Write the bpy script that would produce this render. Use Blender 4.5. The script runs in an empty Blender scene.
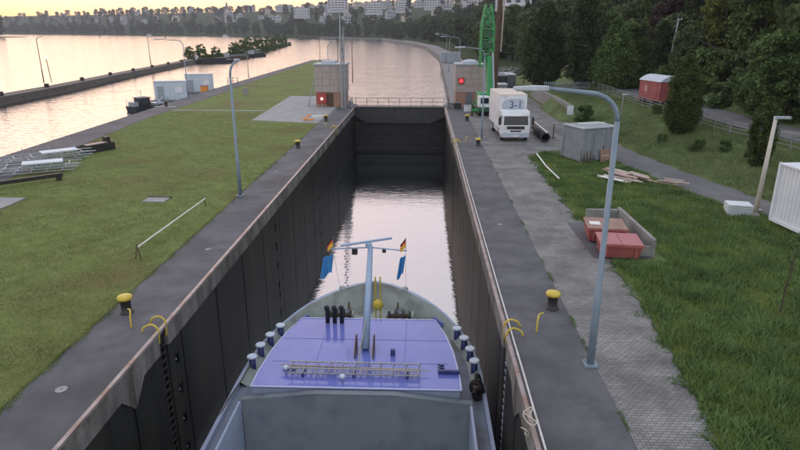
import bpy, bmesh, math, random
import numpy as np
from mathutils import Vector, Matrix
R = math.radians
random.seed(7)
rng = np.random.default_rng(11)
scene = bpy.context.scene
C = scene.collection

# ---------------------------------------------------------------- camera
cam_d = bpy.data.cameras.new('camera'); cam = bpy.data.objects.new('camera', cam_d); C.objects.link(cam)
cam.location = (3.0, 0.0, 9.9); cam.rotation_euler = (R(90 - 18.1), 0, R(2.09))
cam_d.sensor_width = 36; cam_d.lens = 27; cam_d.clip_start = 0.1; cam_d.clip_end = 9000
scene.camera = cam

# ---------------------------------------------------------------- sky, sun, exposure
SUN_EL, SUN_AZ = R(2.2), R(-27)          # azimuth from +Y, negative = to the left
world = bpy.data.worlds.new('World'); scene.world = world; world.use_nodes = True
wn, wl = world.node_tree.nodes, world.node_tree.links
sky = wn.new('ShaderNodeTexSky'); sky.sky_type = 'NISHITA'; sky.sun_disc = False
sky.sun_elevation = SUN_EL; sky.sun_rotation = SUN_AZ
sky.altitude = 100; sky.air_density = 1.0; sky.dust_density = 3.0; sky.ozone_density = 1.2
bg = wn['Background']; bg.inputs['Strength'].default_value = 0.15
gm = wn.new('ShaderNodeGamma'); gm.inputs['Gamma'].default_value = .27          # softened like the evening veil in the photograph
tn = wn.new('ShaderNodeMix'); tn.data_type = 'RGBA'; tn.blend_type = 'MULTIPLY'; tn.inputs['Factor'].default_value = 1; tn.inputs['B'].default_value = (.98, .91, .99, 1)
wl.new(sky.outputs[0], gm.inputs['Color']); hs = wn.new('ShaderNodeHueSaturation'); hs.inputs['Hue'].default_value = .47; hs.inputs['Saturation'].default_value = 1.1; wl.new(gm.outputs[0], hs.inputs['Color']); wl.new(hs.outputs[0], tn.inputs['A']); wl.new(tn.outputs['Result'], bg.inputs['Color'])
sun_d = bpy.data.lights.new('sun', 'SUN'); sun_d.energy = 0.06; sun_d.angle = R(40); sun_d.color = (1, .72, .5)
sun = bpy.data.objects.new('sun', sun_d); C.objects.link(sun)
sd = Vector((math.sin(SUN_AZ) * math.cos(SUN_EL), math.cos(SUN_AZ) * math.cos(SUN_EL), math.sin(SUN_EL)))
sun.rotation_euler = (-sd).to_track_quat('-Z', 'Y').to_euler()
scene.view_settings.view_transform = 'Standard'; scene.view_settings.look = 'None'
scene.view_settings.exposure = 3.0; scene.view_settings.gamma = 1
scene.render.film_transparent = False
scene.cycles.volume_bounces = 0
scene.cycles.max_bounces = 6

# ---------------------------------------------------------------- materials
def M(name, c1, c2=None, scale=2.0, rough=.75, metal=0., bump=0., bscale=30., stretch=None, spec=.5, detail=6, c3=None, s3=.3, contrast=(.35, .65), bdist=.02):
    m = bpy.data.materials.new(name); m.use_nodes = True
    n, l = m.node_tree.nodes, m.node_tree.links
    b = n['Principled BSDF']; b.inputs['Roughness'].default_value = rough; b.inputs['Metallic'].default_value = metal
    b.inputs['Specular IOR Level'].default_value = spec
    b.inputs['Base Color'].default_value = (*c1, 1)
    if c2 is None and not bump: return m
    tc = n.new('ShaderNodeTexCoord'); src = tc.outputs['Object']
    if stretch:
        mp = n.new('ShaderNodeMapping'); mp.inputs['Scale'].default_value = stretch; l.new(src, mp.inputs[0]); src = mp.outputs[0]
    if c2:
        nz = n.new('ShaderNodeTexNoise'); nz.inputs['Scale'].default_value = scale; nz.inputs['Detail'].default_value = detail; nz.inputs['Roughness'].default_value = .65
        l.new(src, nz.inputs['Vector'])
        r = n.new('ShaderNodeValToRGB'); r.color_ramp.elements[0].position, r.color_ramp.elements[1].position = contrast
        r.color_ramp.elements[0].color = (*c1, 1); r.color_ramp.elements[1].color = (*c2, 1)
        l.new(nz.outputs['Fac'], r.inputs[0]); out = r.outputs[0]
        if c3:
            n3 = n.new('ShaderNodeTexNoise'); n3.inputs['Scale'].default_value = s3; n3.inputs['Detail'].default_value = 4
            l.new(src, n3.inputs['Vector'])
            r3 = n.new('ShaderNodeValToRGB'); r3.color_ramp.elements[0].position = .48; r3.color_ramp.elements[1].position = .68
            l.new(n3.outputs['Fac'], r3.inputs[0])
            mx = n.new('ShaderNodeMix'); mx.data_type = 'RGBA'; mx.inputs['B'].default_value = (*c3, 1)
            l.new(r3.outputs[0], mx.inputs['Factor']); l.new(out, mx.inputs['A']); out = mx.outputs['Result']
        l.new(out, b.inputs['Base Color'])
    if bump:
        nb = n.new('ShaderNodeTexNoise'); nb.inputs['Scale'].default_value = bscale; nb.inputs['Detail'].default_value = 5
        l.new(src, nb.inputs['Vector'])
        bp = n.new('ShaderNodeBump'); bp.inputs['Strength'].default_value = bump; bp.inputs['Distance'].default_value = bdist
        l.new(nb.outputs['Fac'], bp.inputs['Height']); l.new(bp.outputs[0], b.inputs['Normal'])
    return m

def leaf_mat(name, dark, light, scale=.6, trans=.25):
    m = bpy.data.materials.new(name); m.use_nodes = True
    n, l = m.node_tree.nodes, m.node_tree.links
    b = n['Principled BSDF']; b.inputs['Roughness'].default_value = .65; b.inputs['Specular IOR Level'].default_value = .25
    g = n.new('ShaderNodeNewGeometry'); tc = n.new('ShaderNodeTexCoord')
    nz = n.new('ShaderNodeTexNoise'); nz.inputs['Scale'].default_value = scale; nz.inputs['Detail'].default_value = 3
    l.new(tc.outputs['Object'], nz.inputs['Vector'])
    mt = n.new('ShaderNodeMath'); mt.operation = 'MULTIPLY_ADD'; mt.inputs[1].default_value = .55
    l.new(g.outputs['Random Per Island'], mt.inputs[0])
    m2 = n.new('ShaderNodeMath'); m2.operation = 'MULTIPLY_ADD'; m2.inputs[1].default_value = 1.6; m2.inputs[2].default_value = -.58
    l.new(nz.outputs['Fac'], m2.inputs[0]); l.new(m2.outputs[0], mt.inputs[2])
    r = n.new('ShaderNodeValToRGB'); r.color_ramp.elements[0].color = (*dark, 1); r.color_ramp.elements[1].color = (*light, 1)
    l.new(mt.outputs[0], r.inputs[0]); l.new(r.outputs[0], b.inputs['Base Color'])
    if trans:
        t = n.new('ShaderNodeBsdfTranslucent'); l.new(r.outputs[0], t.inputs['Color'])
        mx = n.new('ShaderNodeMixShader'); mx.inputs[0].default_value = trans
        l.new(b.outputs[0], mx.inputs[1]); l.new(t.outputs[0], mx.inputs[2]); l.new(mx.outputs[0], n['Material Output'].inputs['Surface'])
    return m

def emit_mat(name, col, s):
    m = bpy.data.materials.new(name); m.use_nodes = True; b = m.node_tree.nodes['Principled BSDF']
    b.inputs['Base Color'].default_value = (*col, 1); b.inputs['Emission Color'].default_value = (*col, 1); b.inputs['Emission Strength'].default_value = s
    return m

def water_mat(name, col, s1, s2, b1, b2, ior, rough=.04, stretch=(1, 1, 1), gloss=.4):
    m = bpy.data.materials.new(name); m.use_nodes = True
    n, l = m.node_tree.nodes, m.node_tree.links; b = n['Principled BSDF']
    b.inputs['Base Color'].default_value = (*col, 1); b.inputs['Roughness'].default_value = rough; b.inputs['IOR'].default_value = ior
    tc = n.new('ShaderNodeTexCoord'); mp = n.new('ShaderNodeMapping'); mp.inputs['Scale'].default_value = stretch
    l.new(tc.outputs['Object'], mp.inputs[0])
    prev = None
    for s, st, d in ((s1, b1, .5), (s2, b2, .12)):
        nz = n.new('ShaderNodeTexNoise'); nz.inputs['Scale'].default_value = s; nz.inputs['Detail'].default_value = 3; nz.inputs['Distortion'].default_value = .4
        l.new(mp.outputs[0], nz.inputs['Vector'])
        bp = n.new('ShaderNodeBump'); bp.inputs['Strength'].default_value = st; bp.inputs['Distance'].default_value = d
        l.new(nz.outputs['Fac'], bp.inputs['Height'])
        if prev: l.new(prev.outputs[0], bp.inputs['Normal'])
        prev = bp
    l.new(prev.outputs[0], b.inputs['Normal'])
    g = n.new('ShaderNodeBsdfGlossy'); g.inputs['Color'].default_value = (.9, .9, .9, 1); g.inputs['Roughness'].default_value = rough
    l.new(prev.outputs[0], g.inputs['Normal'])
    mx = n.new('ShaderNodeMixShader'); mx.inputs[0].default_value = gloss; l.new(b.outputs[0], mx.inputs[1]); l.new(g.outputs[0], mx.inputs[2]); l.new(mx.outputs[0], n['Material Output'].inputs['Surface'])
    return m

def cobble_mat():
    m = bpy.data.materials.new('cobbles'); m.use_nodes = True
    n, l = m.node_tree.nodes, m.node_tree.links; b = n['Principled BSDF']; b.inputs['Roughness'].default_value = .7
    tc = n.new('ShaderNodeTexCoord'); br = n.new('ShaderNodeTexBrick')
    br.inputs['Scale'].default_value = 1; br.inputs['Brick Width'].default_value = .2; br.inputs['Row Height'].default_value = .11
    br.inputs['Mortar Size'].default_value = .012; br.inputs['Mortar Smooth'].default_value = .3; br.inputs['Bias'].default_value = -.1
    br.inputs['Color1'].default_value = (.22, .212, .208, 1); br.inputs['Color2'].default_value = (.31, .30, .295, 1); br.inputs['Mortar'].default_value = (.10, .098, .09, 1)
    l.new(tc.outputs['Object'], br.inputs['Vector'])
    nz = n.new('ShaderNodeTexNoise'); nz.inputs['Scale'].default_value = .7; nz.inputs['Detail'].default_value = 5; l.new(tc.outputs['Object'], nz.inputs['Vector'])
    rp = n.new('ShaderNodeValToRGB'); rp.color_ramp.elements[0].position = .35; rp.color_ramp.elements[0].color = (.55, .55, .55, 1); rp.color_ramp.elements[1].position = .65; rp.color_ramp.elements[1].color = (1, 1, 1, 1)
    l.new(nz.outputs['Fac'], rp.inputs[0])
    mx = n.new('ShaderNodeMix'); mx.data_type = 'RGBA'; mx.blend_type = 'MULTIPLY'; mx.inputs['Factor'].default_value = 1
    l.new(br.outputs['Color'], mx.inputs['A']); l.new(rp.outputs[0], mx.inputs['B']); l.new(mx.outputs['Result'], b.inputs['Base Color'])
    bp = n.new('ShaderNodeBump'); bp.inputs['Strength'].default_value = .6; bp.inputs['Distance'].default_value = .02; bp.invert = True
    l.new(br.outputs['Fac'], bp.inputs['Height']); l.new(bp.outputs[0], b.inputs['Normal'])
    return m

def brick_mat(name, a, c, mo, bw=.3, rh=.12):
    m = bpy.data.materials.new(name); m.use_nodes = True
    n, l = m.node_tree.nodes, m.node_tree.links; b = n['Principled BSDF']; b.inputs['Roughness'].default_value = .8
    tc = n.new('ShaderNodeTexCoord'); mp = n.new('ShaderNodeMapping'); mp.inputs['Rotation'].default_value = (R(90), 0, 0)
    l.new(tc.outputs['Object'], mp.inputs[0])
    br = n.new('ShaderNodeTexBrick'); br.inputs['Scale'].default_value = 1; br.inputs['Brick Width'].default_value = bw; br.inputs['Row Height'].default_value = rh
    br.inputs['Mortar Size'].default_value = .012
    br.inputs['Color1'].default_value = (*a, 1); br.inputs['Color2'].default_value = (*c, 1); br.inputs['Mortar'].default_value = (*mo, 1)
    l.new(mp.outputs[0], br.inputs['Vector']); l.new(br.outputs['Color'], b.inputs['Base Color'])
    return m

MT = {}
def defm():
    m = MT
    m['lawn'] = M('lawn_soil_grass', (.12, .155, .05), (.20, .235, .08), scale=1.3, rough=.9, bump=.8, bscale=9, c3=(.16, .14, .06), s3=.16, bdist=.06, spec=.1)
    m['meadow'] = M('meadow_soil', (.10, .135, .055), (.16, .20, .08), scale=1.5, rough=.95, bump=.8, bscale=7, c3=(.10, .10, .045), s3=.25, bdist=.08, spec=.1)
    m['hill'] = M('hill_soil', (.03, .045, .02), (.05, .07, .03), scale=.3, rough=.95, spec=.1)
    m['apron'] = M('apron_concrete', (.072, .071, .080), (.125, .122, .134), scale=.8, rough=.8, bump=.25, bscale=25, c3=(.058, .058, .064), s3=.25)
    m['pad'] = M('pad_concrete', (.26, .255, .26), (.34, .33, .335), scale=.7, rough=.85, bump=.2, bscale=20)
    m['quay'] = M('quay_concrete', (.16, .155, .155), (.25, .24, .235), scale=.6, rough=.85, bump=.3, bscale=8)
    m['coping'] = M('coping_concrete', (.075, .07, .062), (.22, .21, .195), scale=1.2, rough=.85, bump=.5, bscale=18, stretch=(1, 1, .35), c3=(.05, .047, .04), s3=.8)
    m['wallpanel'] = M('wet_algae_concrete', (.004, .005, .0043), (.019, .0195, .016), scale=2.2, rough=.6, spec=.25, bump=.5, bscale=14, stretch=(1, 1, .12), c3=(.026, .025, .020), s3=.5)
    m['walldark'] = M('joint_dark', (.008, .008, .008))
    m['niche'] = M('niche_dark', (.005, .005, .005))
    m['rail'] = M('edge_steel', (.27, .225, .215), (.38, .33, .315), scale=2.5, rough=.45, metal=.35, c3=(.26, .17, .14), s3=1.2)
    m['white_rail'] = M('galvanised_rail', (.62, .61, .6), (.5, .48, .46), scale=3, rough=.5)
    m['rust'] = M('rusty_steel', (.06, .04, .03), (.14, .08, .05), scale=4, rough=.8)
    m['black'] = M('black_iron', (.015, .015, .016), (.035, .033, .03), scale=6, rough=.55)
    m['yellow'] = M('yellow_paint', (.52, .38, .03), (.64, .49, .08), scale=5, rough=.5)
    m['galv'] = M('galvanised_steel', (.30, .34, .38), (.40, .44, .48), scale=2, rough=.5, metal=.3)
    m['fence'] = M('weathered_fence', (.20, .21, .22), (.29, .30, .31), scale=2, rough=.7)
    m['lampgrey'] = M('lamp_paint', (.17, .23, .29), (.24, .30, .36), scale=1.5, rough=.5, bump=.1, bscale=30)
    m['lamphead'] = M('lamp_head', (.42, .46, .52), (.50, .54, .60), scale=4, rough=.45)
    m['lampglass'] = M('lamp_glass', (.35, .36, .36), rough=.15)
    m['gate'] = M('gate_steel', (.02, .022, .027), (.038, .041, .048), scale=1.2, rough=.6, bump=.3, bscale=10, c3=(.06, .045, .035), s3=.7)
    m['gatelow'] = M('gate_lower_dark', (.007, .0075, .009), (.017, .018, .020), scale=.9, rough=.5)  # darker tone for the recessed lower skin
    m['water'] = water_mat('river_water', (.015, .02, .022), .10, 1.6, .3, .8, 1.33, rough=.1, stretch=(.6, 1, 1), gloss=.2)
    m['lockwater'] = water_mat('lock_water', (.012, .016, .018), .35, 2.4, .03, .085, 1.45, stretch=(.6, 1.6, 1), gloss=.5)
    m['shipblue'] = M('ship_blue_paint', (.14, .165, .50), (.175, .20, .55), scale=.8, rough=.12, spec=.8, bump=.05, bscale=1.2, c3=(.15, .165, .50), s3=.6)
    m['shipseam'] = M('ship_seam', (.13, .135, .40))
    m['shiplit'] = M('ship_lit_edge', (.55, .58, .75), (.62, .64, .8), scale=3, rough=.4)  # whitish colour imitating the light on the roof edge
    m['shippale'] = M('ship_pale_blue', (.29, .34, .46), (.35, .40, .52), scale=1.2, rough=.45)
    m['shipgrey'] = M('ship_hold_grey', (.185, .205, .225), (.22, .24, .26), scale=.5, rough=.6, bump=.1, bscale=1.2, c3=(.15, .16, .185), s3=.9)
    m['shipdeck'] = M('ship_deck', (.17, .19, .25), (.23, .25, .31), scale=1.5, rough=.6, c3=(.14, .13, .13), s3=.8)
    m['bowgreen'] = M('bow_deck', (.33, .36, .33), (.42, .45, .41), scale=1.0, rough=.6, c3=(.20, .20, .17), s3=.9)
    m['hullblack'] = M('hull_black', (.02, .022, .028), (.04, .04, .045), scale=1.5, rough=.5)
    m['mast'] = M('mast_blue', (.30, .40, .55), (.36, .46, .60), scale=3, rough=.4)
    m['shipdark'] = M('ship_dark_blue', (.03, .04, .16), (.05, .06, .20), scale=3, rough=.4)
    m['alu'] = M('aluminium', (.28, .275, .28), (.42, .41, .41), scale=8, rough=.45, metal=.3)
    m['bolltop'] = M('bollard_top', (.55, .62, .72), (.66, .72, .80), scale=6, rough=.45)
    m['flagred'] = M('flag_red', (.75, .08, .04)); m['flagblack'] = M('flag_black', (.02, .02, .02)); m['flaggold'] = M('flag_gold', (.85, .5, .05))
    m['flagblue'] = M('flag_blue', (.04, .22, .50), (.06, .28, .58), scale=4)
    m['white'] = M('white_paint', (.72, .74, .78), (.80, .81, .84), scale=1.5, rough=.4, c3=(.58, .58, .58), s3=1.1)
    m['whitewall'] = M('white_render', (.50, .50, .54), (.62, .61, .65), scale=.4, rough=.85)
    m['cream'] = M('cream_render', (.60, .52, .42), (.68, .60, .50), scale=.4, rough=.85)
    m['greyrender'] = M('grey_render', (.40, .40, .44), (.50, .50, .54), scale=.4, rough=.85)
    m['rooftile'] = M('roof_tile', (.20, .12, .10), (.28, .17, .14), scale=2, rough=.85)
    m['roofgrey'] = M('roof_slate', (.13, .13, .15), (.19, .19, .21), scale=2, rough=.8)
    m['pane'] = M('window_pane', (.06, .07, .09), rough=.12)
    m['orange'] = M('orange_cloth', (.80, .28, .05), (.9, .36, .08), scale=2)
    m['facade'] = M('facade_panel', (.36, .30, .28), (.46, .39, .36), scale=1.5, rough=.7, bump=.1, bscale=10)
    m['brick'] = brick_mat('red_brick', (.34, .16, .10), (.44, .22, .14), (.30, .27, .25))
    m['redboard'] = M('red_board', (.36, .05, .045), (.44, .07, .06), scale=3, rough=.5)
    m['signal'] = emit_mat('signal_lamp', (1.0, .6, .55), .12)
    m['signalred'] = emit_mat('signal_lamp_red', (1.0, .03, .05), .3)
    m['truckroof'] = M('truck_roof', (.62, .52, .44), (.70, .60, .52), scale=1.5, rough=.6)
    m['glassdark'] = M('dark_glass', (.02, .024, .03), rough=.08)
    m['tyre'] = M('tyre', (.018, .018, .018), rough=.85)
    m['green'] = M('crane_green', (.03, .26, .08), (.05, .34, .11), scale=3, rough=.45)
    m['darkgreen'] = M('crane_dark', (.02, .09, .04), (.03, .12, .05), scale=3, rough=.5)
    m['redpaint'] = M('faded_red_paint', (.27, .06, .062), (.36, .10, .10), scale=1.4, rough=.6, c3=(.36, .11, .09), s3=.8)
    m['pinkpaint'] = M('skip_lid_pink', (.38, .13, .14), (.45, .18, .18), scale=1.3, rough=.6, c3=(.40, .13, .13), s3=.9)
    m['brown'] = M('rusty_lid', (.26, .16, .13), (.36, .22, .17), scale=2, rough=.8)
    m['bay'] = M('bay_concrete', (.20, .20, .19), (.30, .295, .28), scale=2, rough=.9, bump=.4, bscale=14)
    m['steelbox'] = M('box_grey_steel', (.20, .225, .25), (.27, .29, .315), scale=1.2, rough=.55)
    m['boxroof'] = M('box_roof', (.36, .38, .40), (.46, .48, .5), scale=1, rough=.6)
    m['corr'] = M('corrugated_white', (.66, .69, .73), (.74, .77, .80), scale=1, rough=.5)
    m['wood'] = M('weathered_plank', (.34, .27, .22), (.52, .43, .36), scale=1.2, rough=.85, stretch=(1, 6, 6))
    m['woodpink'] = M('pinkish_plank', (.45, .33, .29), (.60, .47, .42), scale=1.5, rough=.85)
    m['whitebar'] = M('white_bar', (.80, .79, .76), (.7, .69, .66), scale=5, rough=.6)
    m['asphalt'] = M('road_asphalt', (.115, .11, .115), (.165, .158, .163), scale=.9, rough=.85, bump=.3, bscale=35, c3=(.11, .107, .112), s3=.3)
    m['cobble'] = cobble_mat()
    m['bark'] = M('bark', (.05, .04, .03), (.09, .07, .055), scale=5, rough=.9, bump=.5, bscale=20)
    m['palewood'] = M('pale_timber_pole', (.50, .46, .40), (.6, .56, .5), scale=3, rough=.8)
    m['stonewall'] = brick_mat('training_stone', (.10, .085, .075), (.15, .125, .105), (.05, .045, .04), .9, .4)
    m['cyan'] = M('faded_container_blue', (.52, .60, .67), (.62, .69, .75), scale=1, rough=.55)
    m['rope'] = M('rope_pale', (.5, .45, .34), (.6, .55, .44), scale=8, rough=.9)
    m['cable'] = M('cable', (.03, .03, .035))
    m['L_dark'] = leaf_mat('leaf_dark', (0.014, 0.030, 0.014), (0.078, 0.112, 0.042))
    m['L_wood'] = leaf_mat('leaf_wood', (0.031, 0.055, 0.025), (0.170, 0.212, 0.090))
    m['L_mid'] = leaf_mat('leaf_mid', (0.033, 0.066, 0.022), (0.178, 0.254, 0.076))
    m['L_yel'] = leaf_mat('leaf_yellowish', (0.039, 0.058, 0.013), (0.208, 0.221, 0.046))
    m['L_purple'] = leaf_mat('leaf_purple', (0.026, 0.014, 0.016), (0.096, 0.058, 0.054))
    m['L_willow'] = leaf_mat('leaf_willow', (0.030, 0.051, 0.021), (0.135, 0.180, 0.068))
    m['L_con'] = leaf_mat('leaf_conifer', (0.018, 0.033, 0.011), (0.122, 0.162, 0.041), scale=.9)
    m['L_far'] = leaf_mat('leaf_far', (0.026, 0.045, 0.026), (0.132, 0.166, 0.072), scale=.12, trans=.15)
    m['L_fary'] = leaf_mat('leaf_far_green', (0.021, 0.039, 0.015), (0.105, 0.149, 0.045), scale=.12, trans=.15)
    m['blade'] = leaf_mat('grass_blade', (.10, .14, .040), (.32, .37, .12), scale=.35, trans=.3)
    m['weed'] = leaf_mat('weed_blade', (.075, .115, .030), (.31, .38, .10), scale=.45, trans=.3)
    m['weed2'] = leaf_mat('weed_leaf', (0.061, 0.111, 0.039), (0.210, 0.320, 0.111), scale=.5, trans=.3)
    m['slope'] = leaf_mat('slope_grass', (.085, .13, .05), (.26, .31, .13), scale=.3, trans=.3)
defm()

# ---------------------------------------------------------------- mesh helpers
class MB:
    def __init__(s): s.v = []; s.f = []
    def add(s, vs, fs):
        o = len(s.v); s.v += [tuple(p) for p in vs]; s.f += [tuple(i + o for i in f) for f in fs]; return s
    def box(s, x0, x1, y0, y1, z0, z1):
        return s.add([(x0,y0,z0),(x1,y0,z0),(x1,y1,z0),(x0,y1,z0),(x0,y0,z1),(x1,y0,z1),(x1,y1,z1),(x0,y1,z1)],
                     [(0,3,2,1),(4,5,6,7),(0,1,5,4),(1,2,6,5),(2,3,7,6),(3,0,4,7)])
    def obox(s, c, size, rz=0, rx=0, ry=0):
        m = Matrix.Rotation(rz, 3, 'Z') @ Matrix.Rotation(ry, 3, 'Y') @ Matrix.Rotation(rx, 3, 'X'); c = Vector(c)
        a, b, d = size[0]/2, size[1]/2, size[2]/2
        vs = [c + m @ Vector(p) for p in [(-a,-b,-d),(a,-b,-d),(a,b,-d),(-a,b,-d),(-a,-b,d),(a,-b,d),(a,b,d),(-a,b,d)]]
        return s.add(vs, [(0,3,2,1),(4,5,6,7),(0,1,5,4),(1,2,6,5),(2,3,7,6),(3,0,4,7)])
    def bar(s, p, q, w, h=None):
        p, q = Vector(p), Vector(q); h = h or w; d = q - p; L = d.length
        k = d.to_track_quat('X', 'Z').to_matrix(); c = (p + q) / 2
        a, b, e = L/2, w/2, h/2
        vs = [c + k @ Vector(t) for t in [(-a,-b,-e),(a,-b,-e),(a,b,-e),(-a,b,-e),(-a,-b,e),(a,-b,e),(a,b,e),(-a,b,e)]]
        return s.add(vs, [(0,3,2,1),(4,5,6,7),(0,1,5,4),(1,2,6,5),(2,3,7,6),(3,0,4,7)])
    def tube(s, pts, r, n=8, caps=True):
        pts = [Vector(p) for p in pts]; k = len(pts)
        rs = r if isinstance(r, (list, tuple)) else [r] * k
        vs = []
        t0 = (pts[1] - pts[0]).normalized()
        u = t0.orthogonal().normalized()
        for i in range(k):
            t = (pts[min(i+1, k-1)] - pts[max(i-1, 0)]).normalized()
            u = (u - t * u.dot(t)).normalized(); w = t.cross(u)
            for j in range(n):
                a = 2 * math.pi * j / n
                vs.append(pts[i] + (u * math.cos(a) + w * math.sin(a)) * rs[i])
        fs = [(i*n + j, i*n + (j+1) % n, (i+1)*n + (j+1) % n, (i+1)*n + j) for i in range(k-1) for j in range(n)]
        if caps: fs += [tuple(range(n))[::-1], tuple((k-1)*n + j for j in range(n))]
        return s.add(vs, fs)
    def lathe(s, prof, c=(0,0,0), n=16):
        vs = [(c[0] + r*math.cos(2*math.pi*j/n), c[1] + r*math.sin(2*math.pi*j/n), c[2] + z) for r, z in prof for j in range(n)]
        k = len(prof)
        fs = [(i*n + j, i*n + (j+1) % n, (i+1)*n + (j+1) % n, (i+1)*n + j) for i in range(k-1) for j in range(n)]
        fs += [tuple(range(n))[::-1], tuple((k-1)*n + j for j in range(n))]
        return s.add(vs, fs)
    def prism(s, poly, vec):
        n = len(poly); vec = Vector(vec); p = [Vector(q) for q in poly]
        return s.add(p + [q + vec for q in p], [tuple(range(n))[::-1], tuple(range(n, 2*n))] + [(i, (i+1) % n, n + (i+1) % n, n + i) for i in range(n)])
    def poly(s, pts): return s.add(pts, [tuple(range(len(pts)))])
    def mesh(s, name, mat, smooth=False):
        me = bpy.data.meshes.new(name); me.from_pydata(s.v, [], s.f); me.update()
        bm = bmesh.new(); bm.from_mesh(me); bmesh.ops.recalc_face_normals(bm, faces=bm.faces); bm.to_mesh(me); bm.free()
        me.materials.append(MT[mat] if isinstance(mat, str) else mat)
        if smooth: me.shade_smooth()
        return me
    def build(s, name, mat, parent=None, loc=(0,0,0), rz=0, smooth=False, bev=0):
        return obj(name, s.mesh(name, mat, smooth), parent, loc, rz, bev)

def curve(pts, n=6):
    p = [Vector(q) for q in pts]; p = [2*p[0]-p[1]] + p + [2*p[-1]-p[-2]]; out = []
    for i in range(1, len(p)-2):
        for k in range(n):
            t = k/n; a, b, c, d = p[i-1], p[i], p[i+1], p[i+2]
            out.append(.5*((2*b) + (c-a)*t + (2*a-5*b+4*c-d)*t*t + (3*b-a-3*c+d)*t**3))
    return out + [p[-2]]
def obj(name, me, parent=None, loc=(0,0,0), rz=0, bev=0):
    o = bpy.data.objects.new(name, me); C.objects.link(o); o.location = loc; o.rotation_euler = (0, 0, rz)
    if parent: o.parent = parent
    if bev:
        b = o.modifiers.new('bevel', 'BEVEL'); b.width = bev; b.segments = 2; b.limit_method = 'ANGLE'
    return o
def tag(o, label=None, cat=None, group=None, kind=None):
    if label: o['label'] = label
    if cat: o['category'] = cat
    if group: o['group'] = group
    if kind: o['kind'] = kind
    return o
def thing(name, label, cat, loc=(0,0,0), rz=0, group=None):
    o = bpy.data.objects.new(name, None); C.objects.link(o); o.location = loc; o.rotation_euler = (0,0,rz); o.empty_display_size = .3
    return tag(o, label, cat, group)
def copy_tree(o, parent=None):
    c = o.copy(); C.objects.link(c); c.parent = parent
    for ch in list(o.children): copy_tree(ch, c)
    return c
def struct(o): o['kind'] = 'structure'; return o
def fast_mesh(name, verts, nper, mat):
    """verts (N*nper,3): N separate polygons of nper corners each"""
    n = len(verts) // nper
    me = bpy.data.meshes.new(name); me.vertices.add(len(verts)); me.vertices.foreach_set('co', verts.astype(np.float32).ravel())
    me.loops.add(len(verts)); me.loops.foreach_set('vertex_index', np.arange(len(verts), dtype=np.int32))
    me.polygons.add(n); me.polygons.foreach_set('loop_start', np.arange(0, len(verts), nper, dtype=np.int32))
    me.update(calc_edges=True); me.materials.append(MT[mat]); return me

# ---------------------------------------------------------------- terrain
YR = [-60, 20, 30, 35, 44, 51, 60, 68, 95, 130, 200]; XR = [48, 31.5, 26.2, 23.4, 21.4, 20.3, 19.8, 19.4, 19.6, 21, 21]
PS = [0.8, 6.5, 9, 14, 20, 30, 60, 120, 300]; PZ = [0, 1.5, 2, 2.1, 5, 11, 26, 40, 55]
def road_edge(y): return float(np.interp(y, YR, XR))
def H(x, y):
    s = x - road_edge(y); z = float(np.interp(s, PS, PZ))
    k = max(0., min(1., (y - 69) / 2)) * max(0., min(1., (100 - y) / 6))
    if s > .5: z = max(z, 1.65 * k)
    return z
SH = [(7.2, 84), (8.2, 130), (9.85, 246), (5, 380), (-6.8, 478), (-44, 694), (-163, 843), (-383, 1076), (-647, 1245), (-1015, 1480), (-1500, 1740)]
SA = [0]
for a, b in zip(SH, SH[1:]): SA.append(SA[-1] + math.dist(a, b))
def shore(u, d):
    x = float(np.interp(u, SA, [p[0] for p in SH])); y = float(np.interp(u, SA, [p[1] for p in SH]))
    e = 25
    tx = float(np.interp(u+e, SA, [p[0] for p in SH]) - np.interp(u-e, SA, [p[0] for p in SH])); ty = float(np.interp(u+e, SA, [p[1] for p in SH]) - np.interp(u-e, SA, [p[1] for p in SH]))
    L = math.hypot(tx, ty); return x + ty/L*d, y - tx/L*d
def hfar(u, d):
    steep = float(np.interp(d - 12, PS, PZ)); gentle = float(np.interp(d, [0, 10, 40, 100, 160, 250, 500, 900, 2000], [0, 1.5, 5, 18, 33, 46, 55, 60, 60]))
    k = max(0., min(1., (u - 380) / 250)); return steep * (1-k) + gentle * k

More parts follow.
